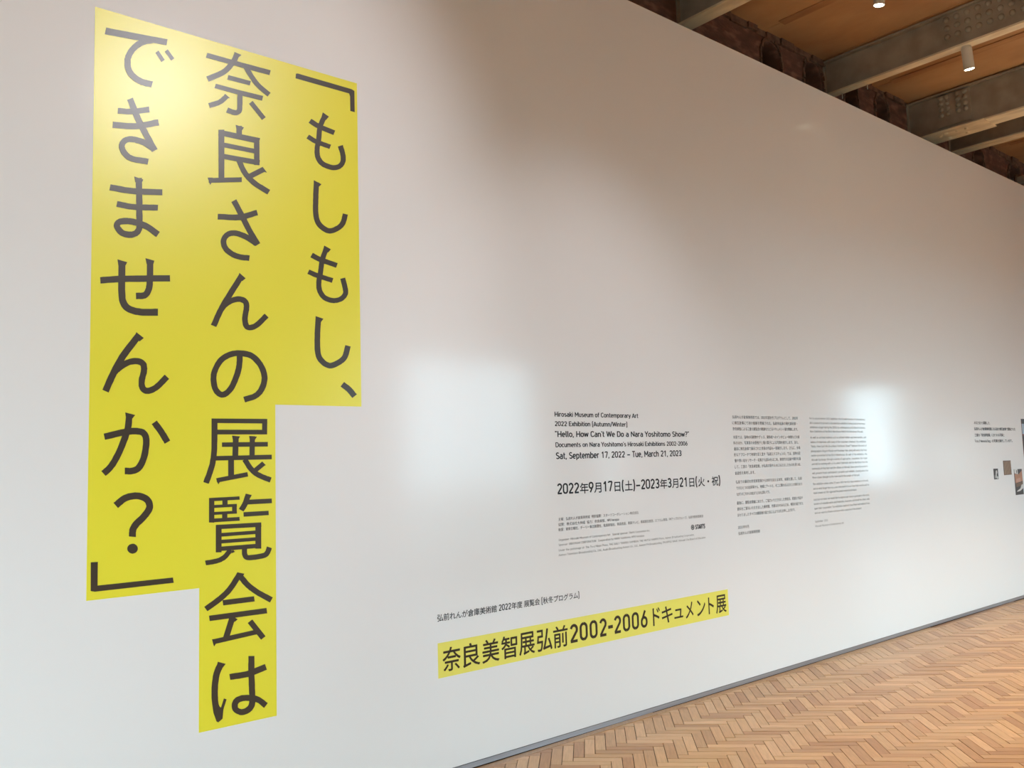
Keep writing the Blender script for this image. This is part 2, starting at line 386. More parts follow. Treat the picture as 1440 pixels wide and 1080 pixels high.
# ------------------------------------------------------------------ steel beams across the ceiling
def beam(name, x, fw, zf, label, web_t=.014, ft=.016, plates=(), rivet_rows=(), hooks=(), cover=None, frivets=(), shift=0):
    e = empty(name, (x, BACK_Y, zf), label=label, cat='beam')
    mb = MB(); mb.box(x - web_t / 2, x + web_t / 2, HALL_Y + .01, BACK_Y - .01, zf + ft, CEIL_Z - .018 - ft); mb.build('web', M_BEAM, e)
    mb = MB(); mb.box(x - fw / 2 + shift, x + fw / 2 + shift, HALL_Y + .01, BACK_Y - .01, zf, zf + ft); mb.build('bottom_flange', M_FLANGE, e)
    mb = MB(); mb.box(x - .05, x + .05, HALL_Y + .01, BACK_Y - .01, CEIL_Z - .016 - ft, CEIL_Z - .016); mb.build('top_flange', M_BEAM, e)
    mb = MB(); mb.box(x - .045, x + .045, BACK_Y - .012, BACK_Y - .001, zf - .01, CEIL_Z - .016); mb.build('end_plate', M_BEAM, e)
    for (y0, y1, z0, z1) in plates:
        mb = MB(); mb.box(x - web_t / 2 - .014, x - web_t / 2, y0, y1, z0, z1); mb.build('splice_plate', M_BEAM, e)
    if rivet_rows:
        mb = MB()
        for y, z in rivet_rows: mb.dome((x - web_t / 2 - .013, y, z), (-1, 0, 0), .026, .026, 12)
        tag(mb.build('rivets', M_BEAM, e, smooth=True, fix=True), kind='stuff')
    if cover:
        y0, y1, wx0, wx1, t = cover
        mb = MB(); mb.box(wx0, wx1, y0, y1, zf - t, zf); mb.build('cover_plate', M_FLANGE, e)
    if frivets:
        mb = MB()
        for xx, yy in frivets: mb.dome((xx, yy, zf - (cover[4] if cover else 0)), (0, 0, -1), .022, .012, 10)
        tag(mb.build('flange_rivets', M_FLANGE, e, smooth=True, fix=True), kind='stuff')
    for y, L in hooks:
        mb = MB(); mb.cyl((x + fw / 2 - .012, y, zf + .002), (x + fw / 2 - .012, y, zf - L), .004, .004, 8)
        mb.cyl((x + fw / 2 - .012, y, zf - .004), (x + fw / 2 - .012, y, zf), .009, .009, 8); mb.build('hook', M_LAMP, e)
    return e
beam('ceiling_beam', -1.55, .12, 4.874, 'beige steel beam over the near end of the hall')
beam('ceiling_beam', 3.05, .14, 4.874, 'beige steel beam above the start of the white wall')
beam('ceiling_beam', 5.345, .145, 4.874, 'steel beam nearest the camera, cut off by the top edge, with plain cream flange')
rows = [(-.636 - .085 * j, z - .004 * j) for j in range(22) for z in (5.165, 5.087, 5.010)]
beam('ceiling_beam', 7.50, .10, 4.874, 'steel beam with large riveted splice plate and spotlight hanging under its thin cream flange',
     plates=[(-2.6, -.588, 4.892, 5.19)], rivet_rows=[(y, z) for y, z in [(-.636 - .085 * j, z) for j in range(22) for z in (5.150, 5.074, 4.998)]],
     hooks=[(.364, .05), (.118, .045)])
b2r = [(y + dy, z) for y in (.15, .085, -.02, -.09) for dy in (0,) for z in (5.155, 5.095, 5.035, 4.975)]
beam('ceiling_beam', 9.16, .235, 4.80, 'deep steel beam with wide pale flange, cover plate and rusty rivets', shift=.09,
     plates=[(-.14, .20, 4.85, 5.18)], rivet_rows=b2r,
     cover=(-.27, .49, 9.075, 9.405, .012), frivets=[(9.205, .205), (9.170, .130), (9.180, .025), (9.195, -.060), (9.33, .16), (9.33, -.02)])
beam('ceiling_beam', 10.15, .16, 4.874, 'slim steel beam with narrow pale flange, furthest to the right')
beam('ceiling_beam', 14.4, .14, 4.874, 'steel beam far down the hall, out of sight behind the others')
beam('ceiling_beam', 18.6, .14, 4.874, 'steel beam deep in the hall beyond the others')
# rusty angle irons and pipe stub on the old wall at the far right
e = empty('pipe_stub', (11.9, BACK_Y, 4.95), label='old pipe stub sticking out of the dark wall at the top right corner', cat='pipe')
mb = MB(); mb.cyl((12.0, BACK_Y + .2, 4.92), (12.0, BACK_Y - .12, 4.92), .05, .05, 16); mb.build('pipe', M_BEAM, e, fix=True)
mb = MB(); mb.cyl((12.0, BACK_Y - .02, 4.92), (12.0, BACK_Y - .04, 4.92), .085, .085, 16); mb.build('collar', M_RIM, e, fix=True)

# ------------------------------------------------------------------ spot lamps
LABELS = ['cylindrical cream spotlight hanging under the flange of the riveted beam', 'small lit spotlight on the ceiling batten, cut off by the top edge',
          'ceiling spotlight aimed at the yellow title lettering', 'ceiling spotlight aimed at the yellow banner'] + ['plain cream ceiling downlight in the row along the middle of the hall'] * 7
for s, lab in zip(SPOTS, LABELS):
    p0 = Vector(s['at']); aim = (Vector(s['aim']) - p0).normalized()
    stem = .02 if s['kind'] == 'beam' else .025
    e = empty('spotlight', p0, label=lab, cat='spotlight', group='downlights along the middle of the hall' if 'downlight' in lab else None)
    a = p0 + Vector((0, 0, -stem)); top = a; bot = a + aim * .17
    mb = MB(); mb.cyl(p0, p0 + Vector((0, 0, -.012)), .035, .035, 20); mb.cyl(p0 + Vector((0, 0, -.012)), a + aim * .03, .011, .011, 12)
    mb.build('bracket', M_LAMP, e, fix=True)
    mb = MB(); mb.cyl(top, bot, .042, .042, 28, cap=False); mb.cyl(top - aim * .012, top, .036, .042, 28); mb.build('housing', M_LAMP, e, smooth=False, fix=True)
    mb = MB(); mb.cyl(bot, bot + aim * .004, .0425, .0425, 28, cap=False); mb.cyl(bot + aim * .004, bot - aim * .004, .0425, .036, 28, cap=False); mb.build('rim', M_LAMP_IN, e)
    mb = MB(); mb.cyl(bot - aim * .006, bot + aim * .002, .037, .037, 24); mb.build('lens', M_GLOW, e, fix=True)
    ld = bpy.data.lights.new('spot', 'SPOT'); ld.energy = s['w']; ld.color = s.get('col', WARM); ld.spot_size = math.radians(s['size']); ld.spot_blend = .8; ld.shadow_soft_size = s.get('r', .05)
    lo = bpy.data.objects.new('spot_light', ld); C.objects.link(lo); lo.parent = e; lo.location = bot + aim * .01 - p0
    lo.rotation_euler = aim.to_track_quat('-Z', 'Y').to_euler()

# ------------------------------------------------------------------ lettering: an engineering-style sans drawn with strokes (cap height 1)
def arc(cx, cy, rx, ry, a0, a1, n=7):
    return [(cx + rx * math.cos(math.radians(a0 + (a1 - a0) * i / n)), cy + ry * math.sin(math.radians(a0 + (a1 - a0) * i / n))) for i in range(n + 1)]
def ring(x0, x1, y0, y1, r=None):
    r = r or (x1 - x0) / 2
    p = arc(x1 - r, y1 - r, r, r, 90, 0, 5) + arc(x1 - r, y0 + r, r, r, 0, -90, 5) + arc(x0 + r, y0 + r, r, r, -90, -180, 5) + arc(x0 + r, y1 - r, r, r, 180, 90, 5)
    return p + p[:2]
LT = {}
def L(ch, adv, *paths): LT[ch] = (adv, [list(p) for p in paths])
_v = lambda x, a=0, b=1: [(x, a), (x, b)]
_h = lambda y, a, b: [(a, y), (b, y)]
B, T, XT = .065, .935, .665
L('A', .66, [(.03, 0), (.33, .97), (.63, 0)], _h(.27, .13, .53)); L('B', .66, _v(.1), _h(T, .1, .36) + arc(.36, .735, .19, .2, 90, -90) + _h(.535, .3, .1), _h(B, .1, .38) + arc(.38, .3, .2, .235, -90, 90) + [(.1, .535)])
L('C', .64, arc(.34, .68, .25, .255, 25, 180) + arc(.34, .32, .25, .255, 180, 335)); L('D', .68, _v(.1), [(.1, T)] + arc(.34, .68, .25, .255, 90, 0) + arc(.34, .32, .25, .255, 0, -90) + [(.1, B)])
L('E', .60, _v(.1), _h(T, .1, .55), _h(.5, .1, .49), _h(B, .1, .55)); L('F', .57, _v(.1), _h(T, .1, .55), _h(.48, .1, .49))
L('G', .68, arc(.34, .68, .25, .255, 25, 180) + arc(.34, .32, .25, .255, 180, 360) + [(.59, .47), (.36, .47)]); L('H', .70, _v(.1), _v(.6), _h(.5, .1, .6)); L('I', .22, _v(.11))
L('J', .52, [(.42, 1), (.42, .28)] + arc(.22, .28, .2, .215, 0, -160)); L('K', .64, _v(.1), [(.6, 1), (.12, .38)], [(.25, .56), (.62, 0)]); L('L', .54, _v(.1), _h(B, .1, .53))
L('M', .82, [(.1, 0), (.1, .93), (.41, .32), (.72, .93), (.72, 0)], [(.1, .9), (.1, 1)], [(.72, .9), (.72, 1)]); L('N', .72, [(.1, 0), (.1, .93), (.62, .07), (.62, 1)])
L('O', .68, ring(.09, .59, B, T)); L('P', .62, _v(.1), _h(T, .1, .34) + arc(.34, .685, .22, .25, 90, -90) + [(.1, .435)]); L('Q', .68, ring(.09, .59, B, T), [(.38, .25), (.64, -.02)])
L('R', .65, _v(.1), _h(T, .1, .35) + arc(.35, .695, .21, .24, 90, -90) + [(.1, .455)], [(.34, .46), (.6, 0)])
S_ = arc(.31, .73, .21, .205, 30, 180) + arc(.31, .73, .21, .2, 190, 250, 2) + [(.37, .48)] + arc(.31, .27, .23, .21, 60, 0, 3) + arc(.31, .27, .24, .205, -10, -150)
L('S', .62, S_); L('T', .58, _h(T, .01, .57), _v(.29)); L('U', .68, [(.1, 1), (.1, .3)] + arc(.34, .3, .24, .235, 180, 360) + [(.58, 1)]); L('V', .62, [(.03, 1), (.31, .03), (.59, 1)])
L('W', .90, [(.03, 1), (.24, .04), (.45, .92), (.66, .04), (.87, 1)]); L('X', .62, [(.04, 0), (.58, 1)], [(.04, 1), (.58, 0)]); L('Y', .60, [(.02, 1), (.3, .46), (.58, 1)], _v(.3, 0, .47)); L('Z', .58, [(.05, T), (.52, T), (.06, B), (.54, B)])
L('a', .55, [(.11, .62)] + arc(.27, .49, .18, .18, 110, 0, 5) + [(.45, 0)], [(.45, .42), (.26, .42)] + arc(.24, .235, .17, .18, 90, 270) + [(.36, .06), (.45, .14)])
L('b', .58, _v(.09), [(.09, .55)] + arc(.29, .48, .2, .185, 120, 0) + arc(.29, .25, .2, .19, 0, -120)); L('c', .49, arc(.28, .46, .2, .205, 40, 180) + arc(.28, .27, .2, .205, 180, 320))
L('d', .58, _v(.49), [(.49, .55)] + arc(.29, .48, .2, .185, 60, 180) + arc(.29, .25, .2, .19, 180, 300)); L('e', .55, [(.08, .36), (.47, .36)] + arc(.275, .46, .195, .205, 0, 180) + arc(.275, .27, .2, .205, 180, 315))
L('f', .36, [(.34, T)] + arc(.27, .8, .12, .135, 90, 180, 4) + [(.15, 0)], _h(XT, .02, .33)); L('g', .58, _v(.49, .0, .73), [(.49, .55)] + arc(.29, .48, .2, .185, 60, 180) + arc(.29, .25, .2, .19, 180, 300), [(.49, .05)] + arc(.31, -.04, .18, .155, 0, -140))
L('h', .57, _v(.09), [(.09, .52)] + arc(.28, .46, .19, .205, 130, 0) + [(.47, 0)]); L('i', .20, _v(.1, 0, .73), _v(.1, .87, 1.0)); L('j', .22, [(.12, .73), (.12, -.08), (.02, -.2)], _v(.12, .87, 1.0))
L('k', .52, _v(.09), [(.47, .73), (.1, .28)], [(.22, .42), (.5, 0)]); L('l', .25, [(.1, 1), (.1, .15), (.15, .065), (.24, .065)])
L('m', .86, _v(.09, 0, .73), [(.09, .54)] + arc(.26, .47, .17, .195, 130, 0) + [(.43, 0)], [(.43, .5)] + arc(.6, .47, .17, .195, 140, 0) + [(.77, 0)])
L('n', .57, _v(.09, 0, .73), [(.09, .52)] + arc(.28, .46, .19, .205, 130, 0) + [(.47, 0)]); L('o', .56, ring(.08, .48, .065, .665)); L('p', .58, _v(.09, -.24, .73), [(.09, .55)] + arc(.29, .48, .2, .185, 120, 0) + arc(.29, .25, .2, .19, 0, -120))
L('q', .58, _v(.49, -.24, .73), [(.49, .55)] + arc(.29, .48, .2, .185, 60, 180) + arc(.29, .25, .2, .19, 180, 300)); L('r', .40, _v(.09, 0, .73), [(.09, .5)] + arc(.27, .45, .18, .215, 140, 60, 4))
L('s', .50, arc(.25, .52, .15, .145, 40, 180, 5) + [(.12, .45), (.2, .385), (.33, .34)] + arc(.25, .21, .17, .145, 50, -150, 8)); L('t', .36, [(.14, .95), (.14, .2)] + arc(.25, .18, .11, .115, 180, 270, 4) + [(.33, .065)], _h(XT, .02, .32))
L('u', .57, [(.09, .73), (.09, .27)] + arc(.28, .27, .19, .205, 180, 310) + [(.47, .2)], _v(.47, 0, .73)); L('v', .49, [(.03, .73), (.245, .03), (.46, .73)]); L('w', .74, [(.03, .73), (.2, .04), (.37, .68), (.54, .04), (.71, .73)])
L('x', .49, [(.03, 0), (.46, .73)], [(.03, .73), (.46, 0)]); L('y', .50, [(.03, .73), (.26, .05)], [(.47, .73), (.22, -.1), (.08, -.18)]); L('z', .46, [(.05, XT), (.41, XT), (.05, .065), (.43, .065)])
L('0', .62, ring(.09, .53, B, T)); L('1', .62, [(.36, 1), (.36, 0)], [(.36, .94), (.14, .74)]); L('2', .62, arc(.31, .7, .21, .235, 165, 0) + [(.5, .6), (.1, .075)], _h(B, .06, .55))
L('3', .62, arc(.3, .72, .2, .215, 155, -75) + [(.24, .52)], [(.3, .52)] + arc(.3, .285, .22, .22, 85, -155)); L('4', .62, [(.36, 1), (.08, .27), (.57, .27)], _v(.41, 0, .5)); L('5', .62, [(.52, T), (.13, T), (.11, .52)] + arc(.3, .32, .22, .255, 130, -150))
L('6', .62, ring(.09, .53, B, .6, .22), [(.42, 1), (.13, .46)]); L('7', .62, [(.09, .82), (.09, T), (.53, T), (.24, 0)]); L('8', .62, ring(.12, .5, .53, T, .19), ring(.09, .53, B, .53, .22)); L('9', .62, ring(.09, .53, .4, T, .22), [(.2, 0), (.49, .54)])
L('.', .22, _v(.11, 0, .14)); L(',', .22, [(.13, .14), (.07, -.12)]); L(':', .24, _v(.12, 0, .14), _v(.12, .5, .64)); L('-', .42, _h(.4, .08, .34)); L('–', .66, _h(.4, .06, .6)); L('/', .46, [(.03, -.08), (.43, 1.08)])
L('[', .32, [(.28, 1.06), (.11, 1.06), (.11, -.14), (.28, -.14)]); L(']', .32, [(.04, 1.06), (.21, 1.06), (.21, -.14), (.04, -.14)]); L('(', .36, arc(.36, .45, .24, .68, 118, 242, 8)); L(')', .36, arc(0, .45, .24, .68, 62, -62, 8))
L('’', .18, [(.11, 1.0), (.07, .78)]); L('“', .36, [(.07, .8), (.11, 1.0)], [(.21, .8), (.25, 1.0)]); L('”', .36, [(.11, 1.0), (.07, .8)], [(.25, 1.0), (.21, .8)]); L('?', .54, arc(.27, .75, .2, .185, 170, -30) + [(.27, .42), (.27, .28)], _v(.27, 0, .14))
L(' ', .30)
def stroke_quads(path, w):
    n = len(path); V = []; F = []
    for i in range(n):
        if i == 0: t = (path[1][0] - path[0][0], path[1][1] - path[0][1]); k = 1
        elif i == n - 1: t = (path[-1][0] - path[-2][0], path[-1][1] - path[-2][1]); k = 1
        else:
            a = Vector((path[i][0] - path[i - 1][0], path[i][1] - path[i - 1][1])); b = Vector((path[i + 1][0] - path[i][0], path[i + 1][1] - path[i][1]))
            a.normalize(); b.normalize(); s = a + b
            if s.length < .2: s = b
            s.normalize(); t = (s.x, s.y); k = min(1.8, 1 / max(.3, s.dot(b)))
        l = math.hypot(*t) or 1; nx, ny = -t[1] / l * w / 2 * k, t[0] / l * w / 2 * k
        V += [(path[i][0] + nx, path[i][1] + ny), (path[i][0] - nx, path[i][1] - ny)]
    for i in range(n - 1): F.append((2 * i, 2 * i + 1, 2 * i + 3, 2 * i + 2))
    return V, F
def split_corners(paths):
    out = []
    for p in paths:
        cur = [p[0]]
        for i in range(1, len(p)):
            cur.append(p[i])
            if i < len(p) - 1:
                a = Vector((p[i][0] - p[i - 1][0], p[i][1] - p[i - 1][1])); b = Vector((p[i + 1][0] - p[i][0], p[i + 1][1] - p[i][1]))
                if a.length and b.length and a.normalized().dot(b.normalized()) < .45: out.append(cur); cur = [p[i]]
        if len(cur) > 1: out.append(cur)
    return out
_cj = {}
def cjk(ch):
    if ch not in _cj:
        cu = bpy.data.curves.new('t', 'FONT'); cu.body = ch; cu.resolution_u = 3
        o = bpy.data.objects.new('t', cu); C.objects.link(o)
        me = bpy.data.meshes.new_from_object(o.evaluated_get(bpy.context.evaluated_depsgraph_get()))
        _cj[ch] = ([(v.co.x, v.co.y) for v in me.vertices], [tuple(q.vertices) for q in me.polygons])
        bpy.data.objects.remove(o); bpy.data.curves.remove(cu); bpy.data.meshes.remove(me)
    return _cj[ch]
CAP = .73
def layout(s, w=.13, bold=0.0, cs=1.0):
    """verts (x, y, layer) and faces of a line; w = stroke width of the Latin strokes, bold = thickening of the Japanese glyphs (em)"""
    V, F = [], []; x = 0.0
    for ch in s:
        if ch in LT:
            adv, paths = LT[ch]
            for k, p in enumerate(split_corners(paths)):
                v, f_ = stroke_quads(p, w); b = len(V)
                V += [(x + q[0] * CAP, q[1] * CAP, k) for q in v]; F += [tuple(i + b for i in q) for q in f_]
            x += adv * CAP + .035 * CAP
        elif ch == '\u3000': x += .6
        else:
            v, f_ = cjk(ch)
            for k, (dx, dy) in enumerate(((0, 0), (1, 0), (-1, 0), (0, 1), (0, -1)) if bold else ((0, 0),)):
                b = len(V); V += [(x + q[0] * cs + dx * bold, q[1] * cs + (1 - cs) * .06 + dy * bold, k) for q in v]; F += [tuple(i + b for i in q) for q in f_]
            x += .98 * cs
    return V, F
def ext(V, a): q = [v[a] for v in V]; return min(q), max(q)
def text_line(name, item, m, parent, y=-.0006, w=.13, bold=0.0, cs=1.0):
    s, ref, x0, x1, zb, zt = item
    V, F = layout(s, w, bold, cs)
    if ref in LT: c_, d_ = 0.0, CAP
    else: c_, d_ = [q * cs for q in ext(cjk(ref)[0], 1)]
    a, b = ext(V, 0); sx, sz = (x1 - x0) / (b - a), (zt - zb) / (d_ - c_)
    o = mesh_obj(name, [(x0 + (v[0] - a) * sx, y - v[2] * 2e-5, zb + (v[1] - c_) * sz) for v in V], F, m, parent)
    o['kind'] = 'stuff'        # letters of a few pixels each
    return o
def char_box(name, ch, x0, x1, z0, z1, m, parent, y, w=.13, bold=0.0):
    V, F = layout(ch, w, 0); a, b = ext(V, 0); c_, d_ = ext(V, 1)
    if ch in LT: c_, d_ = 0.0, CAP; 
    if ch == '-': c_, d_ = .36 * CAP, .44 * CAP
    if bold: V, F = layout(ch, w, bold)
    pts = [(x0 + (v[0] - a) / (b - a) * (x1 - x0), y - v[2] * 2e-5, z0 + (v[1] - c_) / (d_ - c_) * (z1 - z0)) for v in V]
    return mesh_obj(name, pts, F, m, parent)

